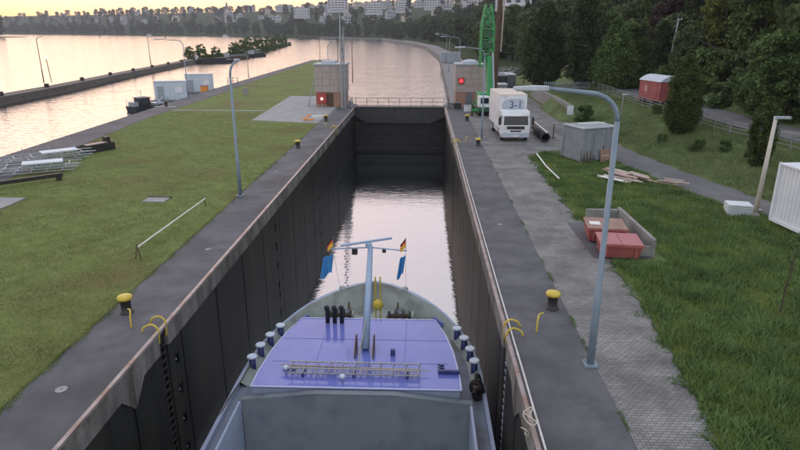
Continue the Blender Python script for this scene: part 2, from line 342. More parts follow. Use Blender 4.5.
def build_setting():
    # water
    m = MB(); m.poly([(-2400,84,-1.8),(900,84,-1.8),(900,2300,-1.8),(-2400,2300,-1.8)]); m.poly([(-2400,-70,-1.8),(-22,-70,-1.8),(-22,84,-1.8),(-2400,84,-1.8)])
    struct(m.build('river', 'water'))
    m = MB(); m.poly([(-6.2,-40,-6),(6.2,-40,-6),(6.2,82,-6),(-6.2,82,-6)]); struct(m.build('chamber_water', 'lockwater'))
    # island
    isl = [(-7.9,-60),(-7.9,84),(-9,86),(-13,130),(-25,205),(-30,212),(-34.1,207),(-33.2,98),(-31.3,47),(-29.3,-60)]
    m = MB(); m.prism([(x,y,-4.5) for x,y in isl], (0,0,4.46)); struct(m.build('island_bank', 'quay'))
    inn = [(-8.45,-60),(-8.45,66),(-16.4,68),(-17.4,94),(-11,96),(-14,130),(-25.4,203),(-32.2,203),(-30.2,112),(-29.2,92),(-29.2,72),(-27.3,50),(-25.3,38),(-23,-60)]
    m = MB(); m.poly([(x,y,0) for x,y in inn]); struct(m.build('lawn', 'lawn'))
    m = MB(); m.prism([(-8.5,66,-.03),(-16.4,68,-.03),(-17.4,94,-.03),(-8.1,94,-.03)], (0,0,.055)); struct(m.build('concrete_pad', 'pad'))
    st = [(-22.98,-60),(-25.28,38),(-27.28,50),(-29.18,72),(-29.18,92),(-30.18,112),(-32.18,203),(-33.9,206),(-33.1,98),(-31.2,47),(-29.2,-60)]
    m = MB(); m.prism([(x,y,-.03) for x,y in st], (0,0,.05)); struct(m.build('quay_path', 'apron'))
    m = MB(); m.box(-29, -16.9, 76.1, 76.6, -.03, .03); struct(m.build('lawn_path', 'pad'))
    # aprons
    m = MB(); m.box(-8.45,-6.055,-60,66,-.3,.02); struct(m.build('lock_apron', 'apron'))
    m = MB(); m.box(-8.05,-6.055,66.01,84,-.3,.02); struct(m.build('lock_apron', 'apron'))
    m = MB(); m.box(6.055,8.42,-60,84,-.3,.02); struct(m.build('lock_apron', 'apron'))
    # cobbled lane
    cob = [(8.43,-40)] + [(10.2,-40),(10.4,12),(10.9,15.3),(11.5,21.3),(11.7,33.4),(11.9,47),(13.5,51),(17.5,52),(19.2,58),(19.1,70),(19.2,96),(17,140),(10,140),(8.43,84)]
    m = MB(); m.prism([(x,y,-.2) for x,y in cob], (0,0,.215)); struct(m.build('cobbled_lane', 'cobble'))
    # land on the right
    xs = np.concatenate([np.arange(8.3, 20, 2.), np.arange(20, 40, .8), np.arange(40, 110, 5), [140, 200, 320]]); ys = np.concatenate([np.arange(-40, 24, 6.), np.arange(24, 110, 2.), np.arange(110, 137, 5)])
    m = MB(); nx = len(xs); vs = [(x, y, H(x, y) + (.06*math.sin(x*1.7+y*.8) if x > 25 else 0)) for y in ys for x in xs]
    m.add(vs, [(j*nx+i, j*nx+i+1, (j+1)*nx+i+1, (j+1)*nx+i) for j in range(len(ys)-1) for i in range(nx-1)])
    struct(m.build('meadow_ground', 'meadow', smooth=True))
    # access road, draped
    m = MB(); yy = list(np.arange(0, 64, 1.5)); vs = []
    for y in yy:
        xe = road_edge(y); w = 2.7 if y < 48 else 2.7 + (y-48)*.05
        vs += [(xe - w, y, .035), (xe + .6, y, .035)]
    m.add(vs, [(2*i, 2*i+1, 2*i+3, 2*i+2) for i in range(len(yy)-1)]); struct(m.build('access_road', 'asphalt'))
    m = MB(); vs = []; yy = list(np.arange(10, 118, 2.))
    for y in yy:
        xe = road_edge(y) + 9.2
        vs += [(xe, y, H(xe, y) + .06), (xe + 4.3, y, H(xe+4.3, y) + .06)]
    m.add(vs, [(2*i, 2*i+1, 2*i+3, 2*i+2) for i in range(len(yy)-1)]); struct(m.build('upper_path', 'asphalt'))
    # far shore hills
    us = [SA[1] + 3] + list(np.arange(80, 700, 25)) + list(np.arange(720, SA[-1]+30, 60)); us = [u for u in us if u > 40]
    ds = [0, 3, 12, 12.6, 18, 24, 32, 42, 60, 90, 130, 200, 300, 450, 700]
    m = MB(); nd = len(ds); vs = []
    for u in us:
        for d in ds:
            x, y = shore(u, d); vs.append((x, y, -3 if d == 0 else hfar(u, d)))
    m.add(vs, [(j*nd+i, j*nd+i+1, (j+1)*nd+i+1, (j+1)*nd+i) for j in range(len(us)-1) for i in range(nd-1)])
    struct(m.build('wooded_hills', 'hill', smooth=True))
    # right bank quay and promenade upstream of the gate
    m = MB(); vs = []; uu = list(np.arange(0, 760, 12))
    for u in uu:
        for d, z in ((-.3,-3), (-.3,.12), (.3,.12), (.31,.03), (7,.04)):
            x, y = shore(u, d); vs.append((x, y, z + (0 if d < .3 else min(.3, hfar(u, max(d,0))))))
    m.add(vs, [(5*i+k, 5*i+k+1, 5*i+k+6, 5*i+k+5) for i in range(len(uu)-1) for k in range(4)]); struct(m.build('bank_promenade', 'quay'))
build_setting()

# ---------------------------------------------------------------- grass
def blades(name, n, sampler, hmin, hmax, w, lean, mat, label, cat, hfun=None, patch=.35):
    x, y = sampler(n); n = len(x)
    z = np.array([hfun(a, b) for a, b in zip(x, y)]) if hfun else np.zeros(n)
    ang = rng.uniform(0, 2*np.pi, n)
    pn = .5 + .5*np.sin(x*1.9 + 1.3*np.sin(y*1.1)) * np.sin(y*1.6 + 1.7*np.sin(x*.7))
    h = rng.uniform(hmin, hmax, n) * (1 - patch + 2*patch*pn)
    ww = w * rng.uniform(.6, 1.4, n); dx, dy = np.cos(ang)*ww, np.sin(ang)*ww
    la = rng.uniform(0, 2*np.pi, n); lx, ly = np.cos(la)*h*lean*rng.random(n), np.sin(la)*h*lean*rng.random(n)
    v = np.empty((n, 3, 3)); v[:,0] = np.stack([x-dx, y-dy, z-.01], 1); v[:,1] = np.stack([x+dx, y+dy, z-.01], 1); v[:,2] = np.stack([x+lx, y+ly, z+h], 1)
    o = obj(name, fast_mesh(name, v.reshape(-1, 3), 3, mat)); tag(o, label, cat, kind='stuff'); return o
def s_lawn(n):
    t = rng.random(n); y = 11 * (75/11.)**t; x = rng.uniform(-29, -8.35, n)
    xi = np.interp(y, [11, 38, 50, 72, 92], [-24.4, -25.3, -27.3, -29.2, -29.2]); k = (x > xi + .05) & (x > -9.2 * y / 10 - 3) & ((y < 65.8) | (x < -16.6))
    return x[k], y[k]
def edge_m(y): return np.interp(y, [5, 12, 15.3, 21.3, 33.4, 46], [10.0, 10.35, 10.85, 11.4, 11.55, 11.7]) + .05*np.sin(y*2.3) + .05*np.sin(y*5.1+1)
def in_bay(x, y): return (x > 11.0) & (x < 14.05) & (y > 25.2) & (y < 31.3)
def s_mead(n):
    t = rng.random(n); y = 9 * (50/9.)**t; x = rng.uniform(10, 24, n)
    xe = np.interp(y, YR, XR) - 2.65; k = (x > edge_m(y)) & (x < xe + .1*np.sin(y*3)) & (x < .72*y + 6) & ~in_bay(x, y) & (y < 49.5 + .4*np.sin(x*2))
    return x[k], y[k]
def s_slope(n):
    t = rng.random(n); y = 24 * (100/24.)**t; x = rng.uniform(19.5, 33, n)
    s = x - np.interp(y, YR, XR); k = (s > .55 + .2*np.sin(y*2)) & (s < 9.0) & (x < .8*y + 5) & ~((y > 70) & (s < 1.0))
    return x[k], y[k]
blades('lawn_grass', 230000, s_lawn, .03, .085, .013, .9, 'blade', 'short mown grass covering the lock island', 'grass')
blades('meadow_grass', 260000, s_mead, .07, .26, .012, .9, 'weed', 'long unmown grass beside the cobbled lane', 'grass')
def s_weed(n):
    cx, cy = s_mead(n // 60); i = rng.integers(0, len(cx), n); x = cx[i] + rng.normal(0, .22, n); y = cy[i] + rng.normal(0, .22, n)
    k = (x > edge_m(y) - .12) & (x < np.interp(y, YR, XR) - 2.5) & ~in_bay(x, y); return x[k], y[k]
blades('broadleaf_weeds', 80000, s_weed, .08, .30, .035, 1.2, 'weed2', 'clumps of broad leaved weeds in the long grass', 'weeds')
blades('slope_grass', 130000, s_slope, .08, .3, .02, .9, 'slope', 'rough dull grass on the bank below the upper path', 'grass', hfun=H)

def s_edge(n):
    y = 11 * (66/11.)**rng.random(n); x = -8.42 + np.abs(rng.normal(0, .10, n)) * (.4 + np.sin(y*1.7)**2) - .05; return x, y
blades('lawn_edge_grass', 9000, s_edge, .04, .11, .014, 1.0, 'blade', 'ragged grass creeping over the lawn edge onto the left apron', 'grass')
def s_creep(n):
    y = 9 * (48/9.)**rng.random(n); q = rng.random(n) < .3
    x = np.where(q, 8.44 + rng.normal(0, .03, n), edge_m(y) - np.abs(rng.normal(0, .22, n)) * np.clip(np.sin(y*2.9) + .6*np.sin(y*7.3), 0, 2)); k = ~in_bay(x, y) & (~q | (np.sin(y*3.3) + np.sin(y*1.1) > .7)); return x[k], y[k]
blades('creeping_weeds', 14000, s_creep, .03, .13, .016, 1.2, 'weed2', 'small weeds growing in the cobble joints at the lane edges', 'weeds')

# ---------------------------------------------------------------- trees
def leaf_quads(p, size, flat=.0, droop=0.):
    n = len(p); a = rng.normal(size=(n, 3)); a[:, 2] *= (1 - flat)
    if droop: a = a * np.array([.35, .35, 1.]) ; a[:, 2] = -np.abs(a[:, 2]) - .4
    a /= np.linalg.norm(a, axis=1)[:, None]; b = rng.normal(size=(n, 3)); b -= a * (a*b).sum(1)[:, None]; b /= np.linalg.norm(b, axis=1)[:, None]
    s = size * rng.uniform(.6, 1.5, (n, 1)); a = a*s; b = b*s*.55
    v = np.empty((n, 4, 3)); v[:,0] = p - a; v[:,1] = p + b*.9 - a*.1; v[:,2] = p + a; v[:,3] = p - b*.9 - a*.1
    return v.reshape(-1, 3)
def crown_points(n, kind, h, w, zb, clumps):
    pts = []
    hh = h - zb
    cz = rng.random(clumps) if kind != 'cone' else rng.random(clumps)**1.25
    th = rng.uniform(0, 2*np.pi, clumps)
    if kind == 'round': prof = np.sqrt(np.clip(1 - (2*cz-1)**2, .03, 1))*(.9+.1*np.sin(cz*9))
    elif kind == 'cone': prof = np.interp(cz, [0, .08, .25, .6, 1], [.55, .9, 1, .66, .06])
    elif kind == 'col': prof = np.interp(cz, [0, .1, .4, .8, 1], [.5, .9, 1, .75, .15])
    elif kind == 'flame': prof = np.interp(cz, [0, .1, .3, .6, .85, 1], [.4, .85, 1, .85, .45, .08])
    else: prof = np.sqrt(np.clip(1 - (2*cz-1)**2, .03, 1))
    rr = prof * w/2 * np.sqrt(rng.uniform(.25, 1, clumps)) * rng.uniform(.8, 1.08, clumps)
    c = np.stack([rr*np.cos(th), rr*np.sin(th), zb + cz*hh], 1)
    cs = (w * rng.uniform(.07, .17, clumps)) * (.55 + .45*prof)
    i = rng.integers(0, clumps, n); d = rng.normal(size=(n, 3)); d /= np.linalg.norm(d, axis=1)[:, None]
    rad = rng.random(n)**.4
    return c[i] + d * (cs[i]*rad)[:, None] * np.array([1, 1, .85 if kind == 'round' else 1.25])
PROTO = {}
def make_proto(key, kind, h, w, zb, n, clumps, leaf, mat, seed, droop=0):
    global rng
    rng = np.random.default_rng(seed); random.seed(seed)
    p = crown_points(n, kind, h, w, zb, clumps)
    cm = fast_mesh('crown', leaf_quads(p, leaf, droop=droop), 4, mat)
    m = MB(); tr = h*.017 + .04; top = h*.8
    m.tube([(0,0,-.3), (.02*h*.2, 0, h*.25), (-.01*h, .01*h, h*.55), (0, 0, top)], [tr*1.25, tr, tr*.65, tr*.2], 7)
    for k in range(6):
        a = k*1.05 + random.random(); z0 = zb + (h-zb)*random.uniform(.02, .45); L = w*.36*random.uniform(.7, 1)
        e = (math.cos(a)*L, math.sin(a)*L, z0 + L*random.uniform(.5, 1.0))
        m.tube([(0, 0, z0), (e[0]*.5, e[1]*.5, (z0+e[2])/2 + .05*h*.2), e], [tr*.45, tr*.3, tr*.1], 5)
    PROTO[key] = (m.mesh('trunk', 'bark', True), cm, h)
def tree(key, label, loc, scale=1, rz=None, group=None, name='leafy_tree', cat='tree', sx=None):
    t = thing(name, label, cat, loc, rz if rz is not None else random.uniform(0, 6.28), group)
    tm, cm, h = PROTO[key]; t.scale = (scale*(sx or 1), scale*(sx or 1), scale)
    obj('trunk', tm, t); obj('crown', cm, t); return t

make_proto('con_near', 'flame', 6.6, 3.2, .3, 34000, 420, .075, 'L_con', 1)
make_proto('con_slim', 'col', 4.7, 1.8, .25, 14000, 220, .07, 'L_con', 2)
make_proto('flame', 'flame', 12, 6.6, .7, 30000, 460, .16, 'L_dark', 3)
make_proto('col', 'col', 13, 4.4, .8, 20000, 340, .16, 'L_dark', 4)
make_proto('cone', 'cone', 9, 6.2, .4, 20000, 330, .15, 'L_mid', 5)
make_proto('round_d', 'round', 13, 9, 2, 13000, 150, .24, 'L_wood', 6)
make_proto('round_m', 'round', 12, 9, 1.5, 11000, 130, .26, 'L_mid', 7)
make_proto('round_y', 'round', 12, 7, 2, 9000, 100, .25, 'L_yel', 8)
make_proto('purple', 'round', 9, 8, 1, 10000, 130, .22, 'L_purple', 9)
make_proto('willow', 'round', 11, 8, .6, 9000, 150, .34, 'L_willow', 10, droop=1)
make_proto('bush', 'round', 3.2, 4.2, .1, 3500, 60, .16, 'L_mid', 12)
make_proto('far_a', 'round', 17, 14, 1.5, 1700, 60, .75, 'L_far', 13)
make_proto('far_b', 'round', 20, 12, 2, 1700, 60, .75, 'L_far', 14)
make_proto('far_c', 'round', 15, 15, 1, 1700, 60, .75, 'L_fary', 15)
make_proto('far_p', 'col', 30, 7, 2, 1700, 70, .7, 'L_far', 16)
make_proto('isle', 'round', 9, 9, .5, 3000, 70, .35, 'L_mid', 17)
rng = np.random.default_rng(21); random.seed(21)

LOOK = {'round_d': 'broad dark green', 'round_m': 'broad mid green', 'col': 'tall narrow dark', 'round_y': 'yellowish green', 'far_a': 'broad dark', 'far_b': 'tall dark', 'far_c': 'wide mid green', 'flame': 'flame shaped dark'}
def trees():
    tree('con_near', 'single dense flame shaped evergreen on the grass bank by the red trailer', (25.5, 53.3, H(25.5,53.3)-.05), 1.0, 1.0, name='evergreen_tree')
    tree('con_slim', 'slim dark evergreen leaning beside the pale timber lamp pole', (26.2, 41.6, H(26.2,41.6)-.05), 1.0, 2.0, name='evergreen_tree')
    tree('flame', 'broad flame shaped dark tree directly behind the lorry and lamp head', (21.4, 95, H(21.4,95)), 1.0, .4, name='hornbeam_tree')
    tree('col', 'tall narrow dark tree just right of the broad flame shaped one', (25.9, 90, H(25.9,90)), 1.06, 1.4, name='hornbeam_tree')
    tree('cone', 'low cone shaped tree to the right of the tall narrow dark tree', (29.3, 86, H(29.3,86)), 1.0, 2.4)
    tree('round_m', 'bushy green tree between the cone shaped tree and the red trailer', (33.5, 92, H(33.5,92)-.5), .78, .2)
    tree('bush', 'pale leaved bush close behind the left end of the red trailer', (31.6, 86, H(31.6,86)), 1.0, .9, name='bush')
    tree('purple', 'purple leaved tree behind the utility pole and red trailer', (39.5, 92, H(39.5,92)-.3), 1.1, .2, name='copper_beech_tree')
    tree('willow', 'drooping willow above the upper path at the right edge', (40.0, 61, H(40,61)-.4), 1.0, .2, name='willow_tree')
    tree('round_y', 'yellowish green tree reaching the top right behind the willow', (43, 70, H(43,70)), 1.15, .2)
    tree('round_y', 'smaller yellowish tree at the right frame edge above the willow', (46.5, 62, H(46.5,62)), 1.0, 1.9)
    tree('bush', 'low yellow green shrub at the far right edge below the willow', (36.6, 52.5, H(36.6,52.5)), .7, .2, name='bush')
    for x, y, sc, lab in ((24.6, 47.5, .32, 'low dark shrub on the grass bank below the single evergreen'), (26.0, 46.0, .28, 'small tuft bush between the two evergreens on the bank'), (23.6, 52.0, .24, 'little shrub at the roadside below the fence'), (26.9, 62.5, .3, 'small bush at the fence in front of the red trailer')):
        tree('bush', lab, (x, y, H(x, y) - .1), sc, x, name='bush')
    # wooded slope above the upper path
    kinds = ['round_d', 'round_m', 'round_m', 'col', 'round_d', 'round_y', 'round_m', 'round_m']; n = 0
    pts = []
    for row, (off, sp) in enumerate(((15.2, 4.5), (21, 5.5), (28, 6.5), (38, 8), (52, 10))):
        y = 46 + row*2
        while y < 128:
            x = road_edge(y) + off + random.uniform(-1.8, 1.8)
            if .80*y + 6 > x and not (60 < y < 74 and off < 17) and not (abs(x-39.5) < 4 and abs(y-92) < 4) and not (abs(x-40) < 4 and abs(y-61) < 5):
                pts.append((x, y, row))
            y += sp * random.uniform(.8, 1.25)
    for x, y, row in pts:
        k = random.choice(kinds); s = random.uniform(.7, 1.0) * (1 if row > 0 else .72)
        tree(k, '%s tree in the %s of the wood %s' % (LOOK[k], ('front edge', 'second row', 'middle', 'upper part', 'top')[row], 'right of the red trailer' if x/y > .48 else 'above the red trailer' if x/y > .40 else 'left of the red trailer'), (x, y, H(x, y) - .4), s, group='trees of the wooded slope', name='slope_tree')
        n += 1
    for y in np.arange(46, 120, 3.6):
        x = road_edge(y) + 14.6 + random.uniform(-.5, .9)
        if 66 < y < 70: continue
        tree('bush', 'shrub in the leafy hedge along the far side of the upper path', (x, y, H(x, y) - .2), random.uniform(.6, 1.05), group='hedge shrubs by the upper path', name='hedge_shrub', cat='shrub')
    for y in np.arange(45, 100, 3.2):
        x = road_edge(y) + 17.6 + random.uniform(-.8, 1.2)
        if abs(x-40) < 2.5 and abs(y-61) < 3: continue
        tree('bush', 'taller shrub filling the slope just behind the hedge of the upper path', (x, y, H(x, y) - .3), random.uniform(1.0, 1.5), group='slope shrubs behind the hedge', name='slope_shrub', cat='shrub')
    # wood along the right bank further upstream
    u = 50
    while u < 520:
        for off in (19, 27, 38, 55, 80):
            d = off + random.uniform(-4, 4)*(1+off/60); uu = u + random.uniform(-5, 5)
            x, y = shore(uu, d)
            if off > 60 and uu < 120: continue
            near = y < 260
            k = random.choice(['round_d','round_m','round_d','col'] if near else ['far_a','far_b','far_c','far_a'])
            tree(k, '%s tree %s the wooded bank %s' % (LOOK[k], 'at the foot of' if off < 30 else 'midway up' if off < 60 else 'high on', 'just behind the crane' if uu < 140 else 'beyond the crane' if uu < 300 else 'at the canal bend'), (x, y, hfar(uu, d) - .5), random.uniform(.8, 1.15)*(1.0 if near else .8), group='trees of the upstream bank', name='bank_tree')
        u += 11 if u < 200 else 17
    # belt of trees on the far shore
    u = 520
    while u < 2250:
        for lo, hi in ((8, 16), (24, 40), (55, 90)):
            if lo > 50 and random.random() < .35: continue
            d = random.uniform(lo, hi); uu = u + random.uniform(-6, 6); x, y = shore(uu, d)
            k = random.choice(['far_a','far_a','far_b','far_c']); sec = 'near the canal' if uu < 640 else 'behind the islet' if uu < 900 else 'behind the river wall' if uu < 1400 else 'at far left'
            tree(k, '%s tree in the far shore %s %s' % (LOOK[k], 'waterside row' if lo < 10 else 'middle row' if lo < 30 else 'upper row', sec), (x, y, hfar(uu, d) - .5), random.uniform(.7, 1.1)*(.85 if lo < 10 else 1), group='trees along the far shore', name='shore_tree')
        u += 17 if u < 900 else 21
    # trees between the houses and on the ridge
    u = 560
    while u < 2250:
        for lo, hi in ((110, 200), (210, 330), (420, 620)):
            d = random.uniform(lo, hi); uu = u + random.uniform(-15, 15); x, y = shore(uu, d)
            k = random.choice(['far_a','far_b','far_c']); sec = 'near the poplar' if uu < 650 else 'behind the islet' if uu < 1000 else 'behind the river wall' if uu < 1500 else 'at far left'
            tree(k, 'small %s tree %s of the town %s' % (LOOK[k], 'among the lower houses' if lo < 200 else 'among the upper houses' if lo < 400 else 'on the ridge', sec), (x, y, hfar(uu, d) - .5), random.uniform(.5, .85) * (1.25 if lo > 400 else 1), sx=1.7 if lo > 400 else 1.15, group='trees in the far town', name='town_tree')
        u += 21
    for u, d, s, lab in ((655, 70, 1.25, 'tall dark poplar rising among the white houses left of the canal'), (1085, 300, .7, 'poplar standing up above the far skyline at left'), (1060, 330, .6, 'shorter poplar beside the skyline poplar at left')):
        x, y = shore(u, d); tree('far_p', lab, (x, y, hfar(u, d)), s, name='poplar_tree')
    # tip of the left bank
    m = MB(); m.lathe([(60,-3),(56,-1.6),(30,-.9),(1,-.8)], (-640,893,0), 20); struct(m.build('left_bank_tip', 'hill'))
    tree('far_b', 'dark tree on the river bank cut by the left frame edge', (-612, 893, -1.0), 1.45, .3)
trees()

# ---------------------------------------------------------------- the lock
def lock_wall(sg, label):
    t = thing('lock_wall', label, 'wall', (sg*6, 20, -9))
    def B(y0, y1, x0, x1, z0, z1, mb=None):       # x measured into the wall
        a, b = sorted((sg*x0, sg*x1)); return (mb or MB()).box(a, b, y0-20, y1-20, z0+9, z1+9)
    B(-50, 84, .30, 2.3, -9, -.32).build('backing', 'walldark', t)
    joints = [-32 + 4*k for k in range(29)]
    ladders = {-1: [18.4, 62.4], 1: [18.6, 54.5]}[sg]; niches = {-1: [19.4, 35.0, 51.0, 66.5], 1: [19.9, 36.0, 52.5]}[sg]
    for y0 in joints:
        y1 = y0 + 4 - .09
        if y1 > 80.5: y1 = 83.9
        if y0 > 80: continue
        m = MB(); cuts = [(y0, y1, None)]
        for ly in ladders:
            if y0 < ly < y1: cuts = [(y0, ly-.32, None), (ly+.32, y1, None)]
        for ny in niches:
            new = []
            for a, b, hole in cuts:
                if a < ny-.15 and ny+.15 < b: new += [(a, ny-.15, None), (ny-.15, ny+.15, 1), (ny+.15, b, None)]
                else: new.append((a, b, hole))
            cuts = new
        for a, b, hole in cuts:
            if not hole: B(a, b, .0, .28, -9, -.86, m)
            else:
                zs = [-.86, -1.55, -2.0, -2.85, -3.3, -4.15, -4.6, -5.45, -5.9, -9]
                for q in range(0, len(zs), 2): B(a, b, .0, .28, zs[q+1] if q+1 < len(zs) else -9, zs[q], m)
        m.build('wall_panel', 'wallpanel', t, bev=.02)
        for ny in niches:
            if y0 < ny < y1:
                for z in (-2.0, -3.3, -4.6, -5.9):
                    m = MB(); m.tube([(sg*.2, ny-20-.14, z+9.2), (sg*.06, ny-20, z+9.2), (sg*.2, ny-20+.14, z+9.2)], .035, 6); m.build('mooring_bar', 'galv', t)
    for ly in ladders:
        m = MB(); B(ly-.31, ly+.31, .22, .29, -9, -.86, m); m.build('ladder_recess', 'niche', t)
        lad = MB(); 
        for s in (-.22, .22): lad.bar((sg*.06, ly-20+s, 2), (sg*.06, ly-20+s, 8.9), .05, .07)
        lo = lad.build('ladder', 'black', t)
        z = -6.4
        while z < -.3:
            m = MB(); m.bar((sg*.06, ly-20-.22, z+9), (sg*.06, ly-20+.22, z+9), .06, .045); m.build('rung', 'galv' if sg > 0 else 'black', lo); z += .3
        for s in (-.3, .3):
            m = MB(); m.tube(curve([(sg*-.02, ly-20+s, 8.55), (sg*-.05, ly-20+s, 9.1), (sg*.15, ly-20+s*1.05, 9.3), (sg*.42, ly-20+s*1.1, 9.2), (sg*.5, ly-20+s*1.1, 9.03)]), .035, 6)
            m.build('hand_hoop', 'yellow', t, smooth=True)
        m = MB(); m.tube(curve([(sg*1.0, ly-20-.05, 9.02), (sg*1.02, ly-20, 9.4), (sg*1.12, ly-20+.25, 9.55), (sg*1.3, ly-20+.45, 9.5)]), .03, 6); m.build('grab_hook', 'yellow', t, smooth=True)
    # coping beams, 8 m long, with a deeper haunch at every joint
    y = -32
    while y < 83:
        y1 = min(y+8-.03, 83.9); m = MB()
        cuts = [(y, y1)]
        for ly in ladders:
            if y < ly < y1: cuts = [(y, ly-.34), (ly+.34, y1)]
        for a, b in cuts: B(a, b, -.06, .6, -.84, -.305, m); B(a, b, -.06, .053, -.306, -.005, m)
        m.build('coping_beam', 'coping', t, bev=.025)
        for jy, k in ((y, 1), (y1, -1)):
            if round(jy) != 16: continue
            p = [(sg*-.055, jy-20+k*.02, 8.16), (sg*-.055, jy-20+k*.75, 8.16), (sg*-.055, jy-20+k*.32, 7.75), (sg*-.055, jy-20+k*.02, 7.45)]
            MB().prism(p, (sg*.3, 0, 0)).build('haunch', 'coping', t)
        y += 8
    y = -32
    while y < 83:
        y1 = min(y+6-.015, 83.9); B(y, y1, -.085, .05, -.07, .03).build('edge_rail', 'rail', t, bev=.01); y += 6
    return t
lock_wall(-1, 'long dark left wall of the lock chamber with concrete coping and pink steel edge')
rw = lock_wall(1, 'long dark right wall of the lock chamber with a white guard line along its edge')

def guard_line():
    t = thing('guard_rail', 'thin white pipe running along the edge of the right lock wall', 'rail', (6.12, 12, .02))
    pts = [(0, y-12, .09 + .012*math.sin(y*1.3)) for y in np.arange(-20, 81, 2.)]
    MB().tube(pts, .032, 6).build('pipe', 'white_rail', t, smooth=True)
    for y in np.arange(-19, 81, 4.):
        MB().box(-.03, .03, y-12-.03, y-12+.03, .02, .1).build('bracket', 'galv', t)
    for i, (y, lab) in enumerate(((13.6, 'tangle of pale rope hanging over the right lock edge near the camera'), (57.0, 'small knot of pale rope on the far right lock edge'))):
        r = thing('mooring_rope', lab, 'rope', (6.0, y, 0))
        m = MB(); pts = [(.15*math.sin(k*2.1)-.08, .32*math.sin(k*1.3), .16 + .1*math.sin(k*1.7) - (.05*k if k > 6 else 0)) for k in range(14)]
        m.tube(curve(pts, 5), .018, 5); m.build('coil', 'rope', r, smooth=True)
guard_line()

def gate():
    t = thing('lock_gate', 'dark steel lock gate closing the far end of the chamber', 'gate', (0, 80, -6))
    MB().box(-6, 6, 1.2, 1.7, -2.5, 5.7).build('lower_skin', 'gatelow', t)
    up = MB().prism([(-6, 0, 6), (6, 0, 6), (6, 0, 4.9), (4.3, 0, 4.0), (-4.3, 0, 4.0), (-6, 0, 4.9)], (0, 1.6, 0)).build('upper_leaf', 'gate', t)
    for x in (-3.1, 0.1, 3.3): MB().box(x-.04, x+.04, -.05, 0, 4.1, 5.85).build('stiffener', 'gate', up)
    for z, h in ((3.75, .22), (1.9, .16), (.45, .2)): MB().box(-6, 6, .85, 1.19, z, z+h).build('girder', 'gate', t)
    MB().box(-6, 6, -.12, 1.7, 6.003, 6.1).build('walkway', 'gate', t)
    rl = MB()
    for z in (6.6, 7.1): rl.bar((-5.95, 1.5, z), (5.95, 1.5, z), .05)
    ro = rl.build('railing', 'rust', t)
    for x in np.linspace(-5.9, 5.9, 9): MB().bar((x, 1.5, 6.1), (x, 1.5, 7.15), .055).build('post', 'rust', ro)
gate()

